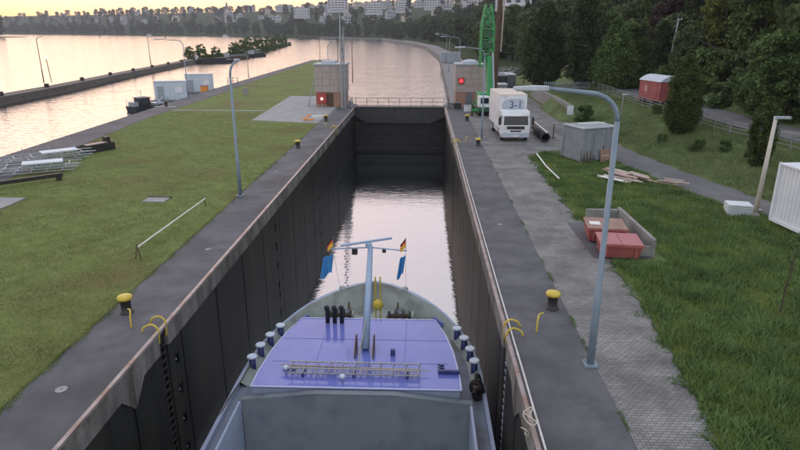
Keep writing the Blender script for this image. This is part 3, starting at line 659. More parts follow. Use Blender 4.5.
# ---------------------------------------------------------------- the barge
SHY = [-40, 21.0, 22.5, 23.6, 25, 26.2, 27.2, 28.0, 28.5, 28.9, 29.1]
SHW = [5.05, 5.05, 5.0, 4.9, 4.5, 3.85, 3.1, 2.25, 1.5, .75, .0]
def ztop(y): return float(np.interp(y, [20, 22.5, 25, 27.2, 29.1], [-3.78, -3.75, -3.6, -3.1, -2.7]))
def barge():
    cx = .6
    t = thing('cargo_barge', 'empty river barge with violet blue fore deck lying in the lock', 'ship', (cx, 20, -6))
    def L(x, y, z): return (x, y-20, z+6)
    ys = [-40, -10, 10, 19, 21, 22, 23, 24, 25, 25.7, 26.4, 27, 27.6, 28.1, 28.5, 28.8, 29.02, 29.1]
    ring = lambda inset, zf, ss=1: [(max(float(np.interp(y, SHY, SHW)) - inset, 0.0), y - (inset*.9 if y > 27.5 else 0), zf(y)) for y in ys]
    def strip(m, a, b):
        for s in (-1, 1):
            vs = [L(s*x, y, z) for x, y, z in a] + [L(s*x, y, z) for x, y, z in b]; n = len(a)
            m.add(vs, [(i, i+1, n+i+1, n+i) for i in range(n-1)])
    out = ring(0, ztop)
    m = MB(); strip(m, out, [(x*.97, y-.15*(y > 25), -5.2) for x, y, z in out]); strip(m, [(x*.97, y-.15*(y > 25), -5.2) for x, y, z in out], [(x*.9, y-.8*(y > 25), -8.4) for x, y, z in out])
    m.build('hull', 'hullblack', t, smooth=True)
    m = MB(); strip(m, [(x, y, z) for x, y, z in out], ring(.14, ztop)); m.build('gunwale', 'shippale', t)
    deckz = lambda y: -4.0
    fw = [p for p in ring(.14, ztop) if p[1] > 20]; fd = [(max(x-.35, 0), y-.25*(y > 27), -4.0) for x, y, z in fw]
    m = MB(); strip(m, fw, fd); m.build('bulwark', 'bowgreen', t, smooth=True)
    # the bulwark aft beside the hold
    m = MB(); strip(m, [p for p in ring(.14, ztop) if p[1] < 22], [p for p in ring(.16, lambda y: -4.0) if p[1] < 22]); m.build('side_bulwark', 'shippale', t)
    # decks
    m = MB(); vs = [L(-x, y, -4) for x, y, z in fd if y > 24] + [L(x, y, -4) for x, y, z in fd[::-1] if y > 24]; m.poly(vs); m.build('bow_deck', 'bowgreen', t)
    m = MB()
    for s in (-1, 1): m.poly([L(s*4.425, -40, -3.998), L(s*4.9, -40, -3.998), L(s*4.9, 21, -3.998), L(s*4.75, 23.2, -3.998), L(s*4.1, 25.2, -3.998), L(s*2.5, 25.2, -3.998), L(s*3.3, 19.5, -3.998), L(s*4.3, 19.5, -3.998), L(s*4.425, 19.2, -3.998)])
    m.build('side_deck', 'shipdeck', t)
    # hold
    m = MB()
    for s in (-1, 1): m.box(*sorted((s*4.30, s*4.40)), -60, -.78, -2.0, 2.58)
    m.build('hold_coaming', 'shippale', t, bev=.02)
    m = MB()
    m.prism([L(-4.295, 19.25, -9), L(4.295, 19.25, -9), L(4.295, 19.25, -3.44), (3.1, -.75, 2.66), (1.5, -.75, 2.90), (-1.5, -.75, 2.90), (-3.1, -.75, 2.66), L(-4.295, 19.25, -3.44)], (0, .12, 0)); m.build('hold_bulkhead', 'shipgrey', t)
    MB().poly([L(-4.25, -40, -7.6), L(4.25, -40, -7.6), L(4.25, 19.25, -7.6), L(-4.25, 19.25, -7.6)]).build('hold_floor', 'shipgrey', t)
    m = MB()
    for s in (-1, 1):
        m.prism([L(s*4.4, 19.23, -3.40), L(s*4.4, 19.5, -3.40), L(s*1.5, 19.5, -3.06), L(s*1.5, 19.23, -3.06), L(s*3.1, 19.23, -3.30)], (0, 0, -.06))
    m.prism([L(-1.5, 19.23, -3.06), L(1.5, 19.23, -3.06), L(1.5, 19.5, -3.06), L(-1.5, 19.5, -3.06)], (0, 0, -.06)); m.build('coaming_top', 'shipgrey', t)
    # fore house with blue roof
    rp = [(-4.0, 19.55), (-3.98, 20.6), (-3.82, 22.4), (-3.55, 23.8), (-3.12, 25.25), (3.12, 25.25), (3.55, 23.8), (3.82, 22.4), (3.98, 20.6), (4.0, 19.55)]
    MB().prism([L(x*.985, 19.58 + (y-19.55)*.985, -3.99) for x, y in rp], (0, 0, .9)).build('fore_house', 'shippale', t)
    ro = MB().prism([L(x, y, -3.08) for x, y in rp], (0, 0, .07)).build('roof', 'shipblue', t, bev=.015)
    m = MB(); m.tube([L(*p, -3.0) for p in rp] , .03, 6); m.tube([L(*rp[-1], -3.0), L(*rp[0], -3.0)], .03, 6); m.build('lit_roof_edge', 'shiplit', ro)  # pale tube paints the lit edge of the blue roof
    m = MB()
    for y in (21.4, 23.3): m.bar(L(-3.6, y, -3.006), L(3.6, y, -3.006), .016, .010)
    for x in (-1.8, 1.8): m.bar(L(x, 19.7, -3.006), L(x, 25.1, -3.006), .016, .010)
    m.build('roof_seam', 'shipseam', ro)
    m = MB(); m.obox(L(-2.75, 20.9, -2.97), (.55, .35, .06)); m.build('hatch_lid', 'shippale', ro, bev=.01)
    m = MB(); m.box(3.15, 4.0, .62, .74, 3.0, 3.16); m.box(3.15, 3.22, .74, 1.25, 3.0, 3.1); m.box(3.15, 3.4, 1.15, 1.22, 3.0, 3.1); m.box(3.15, 3.4, .95, 1.0, 3.0, 3.1); m.build('stowage_bracket', 'shipdark', ro)
    MB().box(1.2, 1.4, 1.95, 2.12, 3.0, 3.26).build('junction_box', 'shipdark', ro, bev=.01)
    for x in (-2.85, -.55):
        m = MB(); m.lathe([(.05,0),(.05,.16),(.11,.17),(.12,.24),(.06,.3)], L(x, 20.0 + (.55 if x < -1 else 0), -3.0), 10); m.build('deck_vent', 'bolltop', ro, smooth=True)
    for x in (-1.85, -1.52, -1.19):
        m = MB(); m.tube([L(x, 24.85, -3.0), L(x, 24.85, -2.35), L(x, 24.8, -2.22), L(x, 24.68, -2.18)], [.1,.1,.11,.12], 10); m.build('vent_pipe', 'black', ro, smooth=True)
    # mast, hinged on the roof, leaning forward
    base, top = Vector(L(.12, 22.4, -2.95)), Vector(L(.2, 24.7, .85))
    mo = MB().tube([base, base.lerp(top, .5), top], [.17, .15, .11], 8).build('mast', 'mast', t, smooth=True)
    for s in (-.3, .45):
        MB().prism([L(s, 21.7, -3.0), L(s, 22.7, -3.0), L(s, 22.75, -2.45), L(s, 22.5, -2.4)], (.06, 0, 0)).build('mast_bracket', 'rust', mo)
    MB().tube([L(-.1, 21.3, -2.95), tuple(base.lerp(top, .33))], .035, 6).build('hydraulic_ram', 'alu', mo)
    yz = top.z - .1
    MB().tube([(-1.55, top.y, yz-.08), (.2, top.y, yz+.02), (1.8, top.y, yz-.12)], .035, 6).build('yard', 'mast', mo)
    MB().obox((.02, top.y, yz+.28), (2.3, .12, .1), rz=.25, ry=-.08).build('radar_scanner', 'mast', mo, bev=.02)
    MB().lathe([(.14,0),(.14,.16),(.06,.2)], (.12, top.y, yz+.05), 10).build('radar_base', 'mast', mo)
    MB().box(-.62, -.38, top.y-.1, top.y+.1, yz-.3, yz-.06).build('horn_box', 'black', mo)
    MB().box(.72, .88, top.y-.08, top.y+.08, yz-.2, yz-.06).build('signal_box', 'black', mo)
    for s, x in ((-1, -1.45), (1, 1.75)):
        MB().tube([(x, top.y, yz-.1), (x, top.y, yz+.5)], .015, 5).build('flag_staff', 'alu', mo)
        d = -1 if s < 0 else 1
        for k, c in enumerate(('flagblack', 'flagred', 'flaggold')):
            z1 = yz + .46 - k*.13
            MB().prism([(x, top.y, z1), (x - .05*k - .02, top.y-.05, z1), (x-.26, top.y-.13, z1-.3), (x-.2, top.y-.08, z1-.36), (x, top.y, z1-.15)], (.01, .03, 0)).build('flag_stripe', c, mo)
        n = 7; m = MB(); w = .5 if s < 0 else .28
        top_p = [(x - w*i/n*(.9), top.y + .08*math.sin(i*1.6), yz - .35 - .12*i/n) for i in range(n+1)]; bot_p = [(x - w*i/n*1.0 - .12, top.y + .1*math.sin(i*1.6+.8), yz - 1.25 - .25*i/n + .1*math.sin(i)) for i in range(n+1)]
        m.add(top_p + bot_p + [(a, b+.02, c) for a, b, c in top_p + bot_p], [(i, i+1, n+2+i, n+1+i) for i in range(n)] + [(2*n+2+i, 3*n+3+i, 3*n+4+i, 2*n+3+i) for i in range(n)]); m.build('blue_flag', 'flagblue', mo, smooth=True)
        MB().tube([(x-.01, top.y, yz-.1), (x-.03, top.y+1.6, yz-2.4), (x-.02, top.y+2.8, yz-3.6)], .008, 4).build('halyard', 'alu', mo)
    # chain of signal shapes by the port halyard
    m = MB()
    for k in range(16): m.obox((-.95 + .05*math.sin(k*2), top.y+.4, yz-.3-k*.13), (.07, .07, .06), rz=k)
    m.build('lantern_string', 'alu', mo)
    # windlasses and fittings on the bow deck
    for x in (-.95, 2.0):
        w = MB(); w.tube([(x-.55-.6, 6.7, 2.45), (x+.55-.6, 6.7, 2.45)], .11, 8)
        wo = w.build('windlass', 'rust', t)
        for dx in (-.5, -.18, .18, .5):
            MB().tube([(x+dx-.06-.6, 6.7, 2.45), (x+dx+.06-.6, 6.7, 2.45)], .33 if abs(dx) < .3 else .25, 12).build('drum', 'black', wo)
        for dx in (-.66, .6): MB().box(x+dx-.6, x+dx+.08-.6, 6.45, 6.95, 2.0, 2.6).build('cheek', 'bowgreen', wo)
        MB().obox((x-.6, 6.2, 2.2), (.7, .25, .35)).build('motor', 'galv', wo, bev=.02)
    for sx in (-1, 1):
        m = MB(); m.tube([(sx*1.0, 6.9, 2.35), (sx*1.1, 7.5, 2.1), (sx*1.25, 8.0, 2.25), (sx*1.3, 8.3, 2.6)], .05, 6); m.build('anchor_chain', 'rust', t)
        for q in range(3): MB().lathe([(.1,0),(.08,.1),(.08,.3),(.13,.33),(.13,.38)], (sx*(2.0+.35*q), 6.5-.25*q, 2.0), 10).build('deck_post', 'shippale', t, smooth=True)
    for x in (-1.7, -.3, .75, 1.6, 1.9, 2.25):
        MB().obox((x, 6.35+.2*math.sin(x*5), 2.18), (.16, .2, .38), rz=x).build('deck_fitting', 'rust', t, bev=.02)
    m = MB(); m.lathe([(.03,-.28),(.2,-.2),(.28,0),(.2,.2),(.03,.28)], (.3, 7.3, 2.75), 12); m.build('anchor_ball', 'yellow', t, smooth=True)
    for x in (.18, .42): MB().tube([(x, 7.3, 2.0), (x, 7.35, 4.25)], .04, 6).build('yellow_post', 'yellow', t)
    for s in (-1, 1):
        MB().prism([L(s*1.75, 28.42, -2.98), L(s*1.35, 28.62, -2.9), L(s*1.2, 28.0, -3.98), L(s*1.65, 27.8, -3.98)], (0, -.06, 0)).build('fairlead_plate', 'shippale', t)
        MB().lathe([(.14,0),(.18,.1),(.1,.2)], L(s*1.62, 28.4, -2.95), 10).build('lantern', 'alu', t)
        for y, x in ((22.3, 4.72), (23.3, 4.62), (24.25, 4.42), (25.15, 4.15)):
            m = MB(); m.lathe([(.16,0),(.14,.1),(.14,.58)], L(s*x, y, -3.995), 12); bo = m.build('deck_bollard', 'shipdark', t, smooth=True)
            MB().lathe([(.14,.585),(.22,.61),(.22,.66),(.18,.69)], L(s*x, y, -3.995), 14).build('cap', 'bolltop', bo)
        MB().obox(L(s*3.28, 26.25, -3.62), (.75, .05, .28), rz=-s*.93, rx=0).build('blue_stripe', 'shipblue', t)  # plain blue stripe inside each bow bulwark
    # rubbing rope along port side and mooring line
    m = MB(); m.tube([L(-4.72, 22.3, -3.6), L(-4.85, 21.2, -3.75), L(-4.95, 19.8, -3.72), L(-5.1, 17.5, -3.9), L(-5.2, 14, -3.9)], .025, 5); m.build('mooring_line', 'rust', t)
barge()

def heap():
    t = thing('fender_heap', 'heap of dark tyres and rope on the barge side deck by the right wall', 'fender', (5.35, 21.0, -4.0))
    for k, (x, y, z, a, b) in enumerate(((-.05, -.15, .3, .9, .3), (.05, .25, .34, .5, 1.2), (0, -.5, .26, 1.3, .6))):
        m = MB(); n = 14; mt = Matrix.Rotation(a, 3, 'X') @ Matrix.Rotation(b, 3, 'Y')
        pts = [Vector((x, y, z)) + mt @ Vector((.23*math.cos(2*math.pi*i/n), .23*math.sin(2*math.pi*i/n), 0)) for i in range(n+1)]
        m.tube(pts, .1, 7); m.build('tyre', 'tyre', t, smooth=True)
    m = MB(); m.tube([(-.1+.2*math.sin(k*1.7), .1-.08*k, .5+.12*math.sin(k*2.3)) for k in range(12)], .03, 5); m.build('rope', 'rust', t)
heap()

def gangway():
    t = thing('gangway_ladder', 'long aluminium gangway lying across the blue barge roof', 'gangway', (.45, 20.55, -3.0))
    for y in (-.24, .24):
        for z in (.14, .36): MB().bar((-2.6, y - .0, z), (2.6, y - .06, z), .05, .04).build('rail', 'alu', t)
    for k in range(21):
        x = -2.5 + .25*k
        MB().bar((x, -.24, .14), (x, .2, .14), .045, .03).build('rung', 'alu', t)
        if k % 2 == 0:
            for y in (-.25, .2): MB().bar((x, y, .13), (x+.12, y, .37), .03).build('strut', 'alu', t)
    for x in (-2.0, 0, 2.1): MB().box(x-.05, x+.05, -.3, .3, -.0, .115).build('support', 'shipdark', t)
    MB().bar((-3.0, .1, .3), (3.0, .05, .16), .03).build('boathook', 'wood', t)
    for k in range(12): MB().bar((-.9+.17*k, .45, .0), (-.9+.17*k, .45, .26), .03).build('stanchion', 'white', t)
gangway()

# ---------------------------------------------------------------- quayside bollards
def bollards():
    labs = [((-7.73, 19.53), 'yellow topped black bollard nearest the camera on the left apron'), ((-7.81, 51.6), 'yellow topped bollard halfway along the left apron'), ((-7.85, 67.8), 'small far bollard on the left apron by the concrete pad'),
            ((7.91, 20.43), 'yellow topped black bollard nearest the camera on the right apron'), ((8.0, 53.12), 'yellow topped bollard beside the thin lamp post before the lorry'), ((8.09, 68.37), 'small dark far bollard on the right apron left of the lorry')]
    for k, ((x, y), lab) in enumerate(labs):
        t = thing('bollard', lab, 'bollard', (x, y, .02), 0, 'bollards along the lock')
        MB().lathe([(.24,0),(.24,.03),(.19,.05),(.175,.25),(.19,.5),(.23,.53)], (0,0,0), 18).build('post', 'black', t, smooth=True)
        MB().lathe([(.235,.53),(.265,.55),(.27,.62),(.24,.67),(.1,.7),(.02,.7)], (0,0,0), 18).build('cap', 'yellow', t, smooth=True)
bollards()

# ---------------------------------------------------------------- lamps
def street_lamp(x, y, label, h=8.0, arm=-2.6, head=True, z=.02, r=.095, rz=0, group='lock side lamps', headlen=.85, name='street_lamp', mat='lampgrey'):
    t = thing(name, label, 'lamp', (x, y, z), rz, group)
    m = MB(); s = 1 if arm > 0 else -1; bend = .75
    m.tube([(0,0,0), (0,0,h*.30), (0,0,h*.305), (0,0,h-bend)], [r*1.25, r*1.15, r*.9, r*.75], 12); m.build('pole', mat, t, smooth=True)
    m = MB(); pts = [(0,0,h-bend-.02)] + [(s*bend*1.1*(1-math.cos(a)), 0, h-bend+bend*math.sin(a)) for a in np.linspace(.2, math.pi/2, 6)] + [(arm, 0, h+.12)]
    m.tube(pts, [r*.72]*(len(pts)-1) + [r*.5], 10); m.build('arm', mat, t, smooth=True)
    if head:
        hd = MB(); a = arm - s*.1; e = arm + s*headlen
        hd.add([(a,-.06,h+.06),(a,.06,h+.06),(a,.06,h+.18),(a,-.06,h+.18),(arm+s*.25,-.13,h+.06),(arm+s*.25,.13,h+.06),(arm+s*.25,.11,h+.19),(arm+s*.25,-.11,h+.19),(e,-.10,h+.08),(e,.10,h+.08),(e,.07,h+.16),(e,-.07,h+.16)],
               [(0,1,2,3),(0,4,5,1),(1,5,6,2),(2,6,7,3),(3,7,4,0),(4,8,9,5),(5,9,10,6),(6,10,11,7),(7,11,8,4),(8,11,10,9)])
        ho = hd.build('lamp_head', 'lamphead', t, bev=.015)
        MB().box(*sorted((arm+s*.28, e-s*.08)), -.08, .08, h+.045, h+.075).build('lens', 'lampglass', ho)
    MB().box(-.2, .2, -.2, .2, 0, .05).build('base_plate', mat, t)
    for a, b in ((-.14,-.14),(.14,-.14),(.14,.14),(-.14,.14)): MB().lathe([(.025,.05),(.025,.09)], (a,b,0), 6).build('bolt', 'galv', t)
    MB().box(-.05, .05, -.105, -.08, 1.0, 1.35).build('service_door', mat, t)
    return t
street_lamp(8.29, 16.53, 'large grey lamp standing by the cobbled lane with its arm over the lock', 8.25, -2.0, r=.095, headlen=.85)
street_lamp(-8.25, 35.7, 'grey lamp post on the lawn edge beside the left apron', 8.0, .8, rz=R(80), headlen=.5)
street_lamp(8.6, 56.2, 'thin lamp post standing just left of the white lorry', 8.2, -1.9, r=.075)
street_lamp(9.6, 112, 'second lamp on the canal bank behind the right control house', 8.5, -2.6, r=.07)
street_lamp(9.4, 150, 'third lamp on the canal bank behind the right control house', 8.5, -2.6, r=.07)
street_lamp(10.2, 190, 'farthest lamp on the curving canal bank', 8.5, -2.6, r=.07)
street_lamp(-32.2, 90.7, 'lamp beside the pale blue containers with its arm over the river', 8.3, -3.4, r=.08)
street_lamp(-34.0, 130, 'lamp with a flat double arm on the far lawn edge of the island', 5.6, 2.2, r=.07)
street_lamp(-72.8, 120.5, 'tall lamp nearest the left edge on the long river wall', 8.7, 1.3, z=-.3, r=.09, headlen=.3, mat='black')
street_lamp(-72.6, 170, 'tall lamp halfway along the long river wall', 9.0, -.6, z=-.3, r=.09, head=False, mat='black')
t = thing('marker_post', 'short post with a lit lantern beside the leftmost river wall lamp', 'post', (-71.4, 120.8, -.3))
MB().tube([(0,0,0), (-.3,0,4.6)], .07, 6).build('pole', 'black', t); MB().lathe([(.1,0),(.16,.1),(.16,.35),(.05,.45)], (-.3,0,4.6), 8).build('lantern', emit_mat('marker_light', (1, .85, .6), .5), t)

for k, (x, y, h, lab) in enumerate(((-29.5, 196, 9.5, 'leftmost slim mast at the island tip behind the left control house'), (-14.5, 128, 8.3, 'slim mast left of the curved lamp behind the left control house'), (-13.3, 126, 7.6, 'slim mast carrying a round lantern behind the left control house'), (-10.4, 118, 7.8, 'slim mast right of the curved lamp behind the left control house'))):
    t = thing('signal_mast', lab, 'mast', (x, y, 0), 0, 'slim masts on the island'); MB().tube([(0,0,0), (0,0,h)], [.09,.05], 6).build('pole', 'black', t)
    MB().bar((-.5,0,h-.4), (.5,0,h-.4), .05).build('crossarm', 'black', t)
    if k == 2: MB().lathe([(.02,-.25),(.22,-.1),(.22,.1),(.02,.25)], (0,0,h-1.6), 8).build('lantern', 'rust', t)
street_lamp(-9.9, 84.5, 'curved lamp rising behind the left control house roof', 8.2, .8, r=.06, headlen=.4)
for x, y, h, lab in ((-7.55, 79.9, 12.2, 'taller of the two grey masts at the corner of the left control house'), (-7.2, 80.1, 10.2, 'shorter of the two grey masts at the corner of the left control house')):
    t = thing('radio_mast', lab, 'mast', (x, y, .02)); MB().tube([(0,0,0), (0,0,h*.8), (0,0,h)], [.12,.1,.05], 8).build('pole', 'galv', t)
    MB().bar((-.35,0,h-.3), (.35,0,h-.3), .06).build('crossarm', 'galv', t); MB().box(-.2,.2,-.2,.2,0,.05).build('base_plate', 'galv', t)

# ---------------------------------------------------------------- control houses
def control_house(cx, y0, w, label, side):
    t = thing('control_house', label, 'building', (cx, y0, .02)); a = w/2; d = 3.6
    MB().box(-a+.06, a-.06, .06, d-.06, 1.9, 5.35).build('core', 'greyrender', t)
    br = MB().box(-a+.1, a-.1, .1, d-.1, 0, 1.9).build('brick_base', 'brick', t)
    MB().box(-.55, .35, .02, .1, .05, 1.8).build('door', 'rust' if side < 0 else 'roofgrey', t)
    for r in range(4):
        for c in range(4):
            x0 = -a + w*c/4; MB().box(x0+.02, x0+w/4-.02, 0, .06, 1.93+.86*r, 1.93+.86*(r+1)-.04).build('facade_panel', 'facade', t)
        for c in range(3):
            yy = .05 + (d-.1)*c/3
            for s in (-1, 1): MB().box(*sorted((s*a, s*(a-.06))), yy+.02, yy+(d-.1)/3-.02, 1.93+.86*r, 1.93+.86*(r+1)-.04).build('facade_panel', 'facade', t)
    ro = MB().box(-a-.12, a+.12, -.12, d+.1, 5.36, 5.56).build('roof', 'boxroof', t, bev=.02)
    m = MB()
    if side > 0: m.lathe([(1.1,0),(1.0,.25),(.6,.42),(.05,.5)], (0,1.8,5.56), 16)
    else: m.box(-1.2,.6,1,2.6,5.56,5.85)
    m.build('roof_light', 'lamphead', ro, smooth=side > 0)
    MB().box(-a+.3, -a+1.3, -.06, .005, 4.4, 5.0).build('window', 'pane', t) if side == 0 else None
    return t
control_house(-9.15, 80.5, 4.1, 'left control house with grey panels over a brick base beside the gate', -1)
control_house(9.3, 81.2, 3.9, 'right control house with grey panels over a brick base behind the crane', 1)
t = thing('signal_light', 'glowing white lamp on a red board on the left control house', 'signal', (-10.3, 80.42, 1.1))
MB().box(-.62, .62, -.1, 0, -.62, .75).build('board', 'redboard', t, bev=.02); MB().tube([(0,-.1,0), (0,-.17,0)], .2, 14).build('lamp', 'signal', t); MB().box(-.05,.05,-.06,.0,-1.06,-.62).build('stem', 'galv', t)
t = thing('signal_light', 'glowing red lamp on the right control house wall', 'signal', (8.1, 81.1, 3.4))
MB().box(-.4, .4, -.08, 0, -.4, .4).build('board', 'redboard', t, bev=.02); MB().tube([(0,-.08,0), (0,-.15,0)], .22, 14).build('lamp', 'signalred', t)
# stair frame left of the left house, rail by the gate
t = thing('steel_stair', 'steep grey steel stair leaning on the left side of the left control house', 'stairs', (-11.8, 81.2, .02))
for s in (-.3, .3): MB().bar((-.5, s, 0), (.4, s, 3.2), .06).build('stringer', 'galv', t)
for k in range(9): MB().box(-.5+.1*k-.06, -.5+.1*k+.06, -.28, .28, .3+.33*k, .34+.33*k).build('tread', 'galv', t)
for side, lab in ((-1, 'rusty guard frame at the left end of the lock gate'), (1, 'rusty guard frame at the right end of the lock gate')):
    t = thing('gate_railing', lab, 'railing', (side*6.5, 79, .02), 0, 'guard frames at the gate')
    for y in (0, 1.2, 2.4, 3.6): MB().bar((0, y, 0), (0, y, 1.1), .06).build('post', 'rust', t)
    for z in (.55, 1.1): MB().bar((0, -.02, z), (0, 3.62, z), .05).build('rail', 'rust', t)
    MB().box(-.3, .3, 1.3, 2.0, 0, .8).build('motor_cover', 'galv', t, bev=.04)
for k, (x, y, lab) in enumerate(((7.6, 79.4, 'dark crate leaning by the right control house'), (8.7, 76.5, 'pale tool box on the apron in front of the right control house'), (10.1, 78.6, 'dark cabinet in front of the right control house'))):
    t = thing('tool_crate', lab, 'crate', (x, y, .02)); MB().box(-.45,.45,-.3,.3,0,.7).build('body', ['black','white','roofgrey'][k], t, bev=.03); MB().box(-.48,.48,-.33,.33,.7,.78).build('lid', ['roofgrey','lamphead','black'][k], t, bev=.01)

# ---------------------------------------------------------------- lorry
def lorry():
    t = thing('box_lorry', 'white box lorry parked facing the camera on the cobbled lane', 'truck', (11.6, 55.4, .015), R(2)); W = 1.28
    cab = MB().prism([(-W,0,.55),(-W,-.02,1.45),(-W,.12,2.35),(-W,.35,2.75),(-W,1.75,2.75),(-W,1.75,.55)], (2*W,0,0)).build('cab', 'white', t, bev=.05)
    MB().prism([(-1.12,-.035,1.52),(1.12,-.035,1.52),(1.08,.085,2.3),(-1.08,.085,2.3)], (0,.04,0)).build('windscreen', 'glassdark', cab)
    for s in (-1, 1):
        MB().box(*sorted((s*1.275,s*1.29)), .35,1.15,1.5,2.25).build('side_window', 'glassdark', cab)
        m = MB(); m.box(*sorted((s*1.42,s*1.62)), -.1,.0,1.55,2.2); m.bar((s*1.25,.1,2.3),(s*1.5,-.05,2.2),.04); m.build('mirror', 'black', cab)
        MB().box(*sorted((s*.78,s*1.18)), -.07,-.0,.62,.85).build('headlight', 'lampglass', cab, bev=.02)
        MB().bar((s*.1,-.03,1.55),(s*.75,-.02,1.62),.03).build('wiper', 'black', cab)
    MB().box(-.8,.8,-.03,.01,1.12,1.4).build('grille', 'black', cab); MB().box(-1.25,1.25,-.16,.3,.38,.82).build('bumper', 'lamphead', cab, bev=.04); MB().box(-.26,.26,-.175,-.16,.48,.6).build('number_plate', 'whitebar', cab)
    MB().box(-.5,.5,-.02,.01,.88,1.02).build('lower_grille', 'black', cab)
    bx = MB().box(-1.3,1.3,1.95,8.3,.95,4.0).build('cargo_box', 'white', t, bev=.03); MB().box(-1.31,1.31,1.94,8.31,4.0,4.05).build('box_roof', 'truckroof', t)
    pl = [(x*1.02, 1.945, 3.05+z) for x, z in ((-1.0,-.35),(-.7,-.55),(.95,-.6),(1.05,.0),(.9,.6),(-.3,.62),(-.85,.45),(-1.05,.1))]
    sg = MB().prism(pl, (0,-.012,0)).build('sign_panel', 'lamphead', bx)
    cu = bpy.data.curves.new('lettering', 'FONT'); cu.body = '3-1'; cu.size = .95; cu.align_x = 'CENTER'; cu.align_y = 'CENTER'; cu.extrude = .004
    to = bpy.data.objects.new('tmp_text', cu); C.objects.link(to); dg = bpy.context.evaluated_depsgraph_get(); me = bpy.data.meshes.new_from_object(to.evaluated_get(dg)); bpy.data.objects.remove(to)
    me.materials.clear(); me.materials.append(MT['shipdark']); lo = obj('lettering', me, sg, (.25, 1.925, 3.1)); lo.rotation_euler = (R(90), 0, 0)
    MB().box(-.5,.5,.6,8.2,.6,.9).build('chassis', 'black', t)
    for s in (-1, 1):
        for y in (.9, 6.3):
            wo = MB().tube([(s*.95,y,.5),(s*1.24,y,.5)], .5, 18).build('wheel', 'tyre', t); MB().tube([(s*1.235,y,.5),(s*1.26,y,.5)], .28, 12).build('rim', 'lamphead', wo)
        MB().box(*sorted((s*1.1,s*1.25)), 2.6,5.2,.5,.9).build('side_guard', 'lamphead', t)
lorry()

# ---------------------------------------------------------------- crane
def crane():
    t = thing('mobile_crane', 'tall green lattice crane standing behind the lorry', 'crane', (10.8, 73.5, .015), R(4))
    ch = MB().box(-1.2,1.2,-1.4,5,.55,1.05).build('carrier', 'darkgreen', t, bev=.05)
    for s in (-1, 1):
        for y in (-.8, .6, 3.2, 4.4):
            wo = MB().tube([(s*.9,y,.5),(s*1.2,y,.5)], .5, 16).build('wheel', 'tyre', ch); MB().tube([(s*1.19,y,.5),(s*1.22,y,.5)], .25, 10).build('rim', 'green', wo)
        MB().box(*sorted((s*1.2,s*2.0)), -1.2,-.9,.6,.8).build('outrigger', 'green', ch); MB().box(*sorted((s*1.8,s*2.1)), -1.25,-.85,0,.6).build('outrigger_foot', 'rust', ch)
    MB().box(-1.15,.1,-1.35,.3,1.05,2.3).build('operator_cab', 'white', t, bev=.06); MB().box(-1.0,-.05,-1.37,-1.34,1.5,2.15).build('cab_window', 'glassdark', t)
    MB().box(-.9,1.1,.4,3.0,1.05,2.5).build('upper_works', 'green', t, bev=.08)
    MB().bar((.35,-.3,1.6), (.15,.6,6.8), .75, .6).build('lower_boom', 'green', t)
    MB().bar((.75,-.6,1.3), (.45,.3,7.2), .16).build('boom_cylinder', 'lamphead', t)
    la = MB(); c = [(-.75,0),(.75,0),(.75,.9),(-.75,.9)]; z0, z1, z2 = 5.6, 10.2, 12.6
    P = lambda i, z: (-.15 + c[i%4][0]*(1 if z <= z1 else .45), .6 + c[i%4][1], z)
    for i in range(4): la.bar(P(i,z0), P(i,z1), .15); la.bar(P(i,z1), P(i,z2), .13)
    lo = la.build('lattice_mast', 'green', t)
    zz = z0; k = 0
    while zz < z2 - .3:
        zn = min(zz + .62, z2)
        for i in range(4): MB().bar(P(i + k % 2,zz) if k % 2 == 0 else P(i+1,zz), P(i+1,zn) if k % 2 == 0 else P(i,zn), .10).build('brace', 'green', lo)
        MB().bar(P(0,zz), P(1,zz), .09).build('crossbar', 'green', lo); zz = zn; k += 1
    for z in (6.3, 7.7, 9.1): MB().box(-.75,.45,.55,1.45,z,z+.7).build('winch_panel', 'darkgreen', lo)
    t2 = thing('drill_leader', 'dark brown drilling mast rising out of frame behind the green crane', 'mast', (12.1, 78, .015))
    MB().tube([(0,0,0),(.3,0,17)], [.32,.3], 8).build('pole', 'rust', t2); MB().tube([(.55,-.2,7.2),(.75,-.2,16)], .09, 6).build('hanging_rod', 'woodpink', t2); MB().box(-.6,.6,-.6,.6,0,1.0).build('foot', 'rust', t2); MB().bar((.2,0,15.2),(.8,-.2,15.6),.14).build('bracket', 'rust', t2)
crane()

# site huts and wagons behind the crane
for k, (x, y, w, d, h, mat, lab) in enumerate(((13.6, 84, 1.9, 2.4, 2.6, 'steelbox', 'grey site cabinet between the crane and the dark wagon'), (15.6, 100, 2.2, 7, 2.6, 'black', 'dark covered wagon behind the grey site cabinet'), (18.2, 108, 2.2, 6, 2.2, 'roofgrey', 'grey rubble skip wagon behind the dark wagon'), (11.5, 190, 6, 2.4, 3, 'galv', 'pale van sized hut far up the canal bank'))):
    t = thing('site_hut', lab, 'hut', (x, y, .02)); MB().box(-w/2, w/2, 0, d, .15, h).build('body', mat, t, bev=.03); MB().box(-w/2-.06, w/2+.06, -.06, d+.06, h+.002, h+.12).build('roof', 'boxroof' if k != 1 else 'roofgrey', t)
    for s in (-1, 1): MB().box(*sorted((s*(w/2-.3), s*(w/2-.1))), .2, d-.2, 0, .15).build('skid', 'rust', t)
    for q in (-.25, .25): MB().box(q*w-.02, q*w+.02, -.03, 0, .25, h-.1).build('seam', 'roofgrey', t)
t = thing('rubble_frames', 'jumble of pale scaffold frames beyond the dark wagon', 'scaffold', (18.6, 118, .2))
for k in range(16): MB().bar((random.uniform(-3,3), random.uniform(-1,6), random.uniform(0,2.4)), (random.uniform(-3,3), random.uniform(-1,6), random.uniform(0,3)), .12).build('tube', 'galv', t)
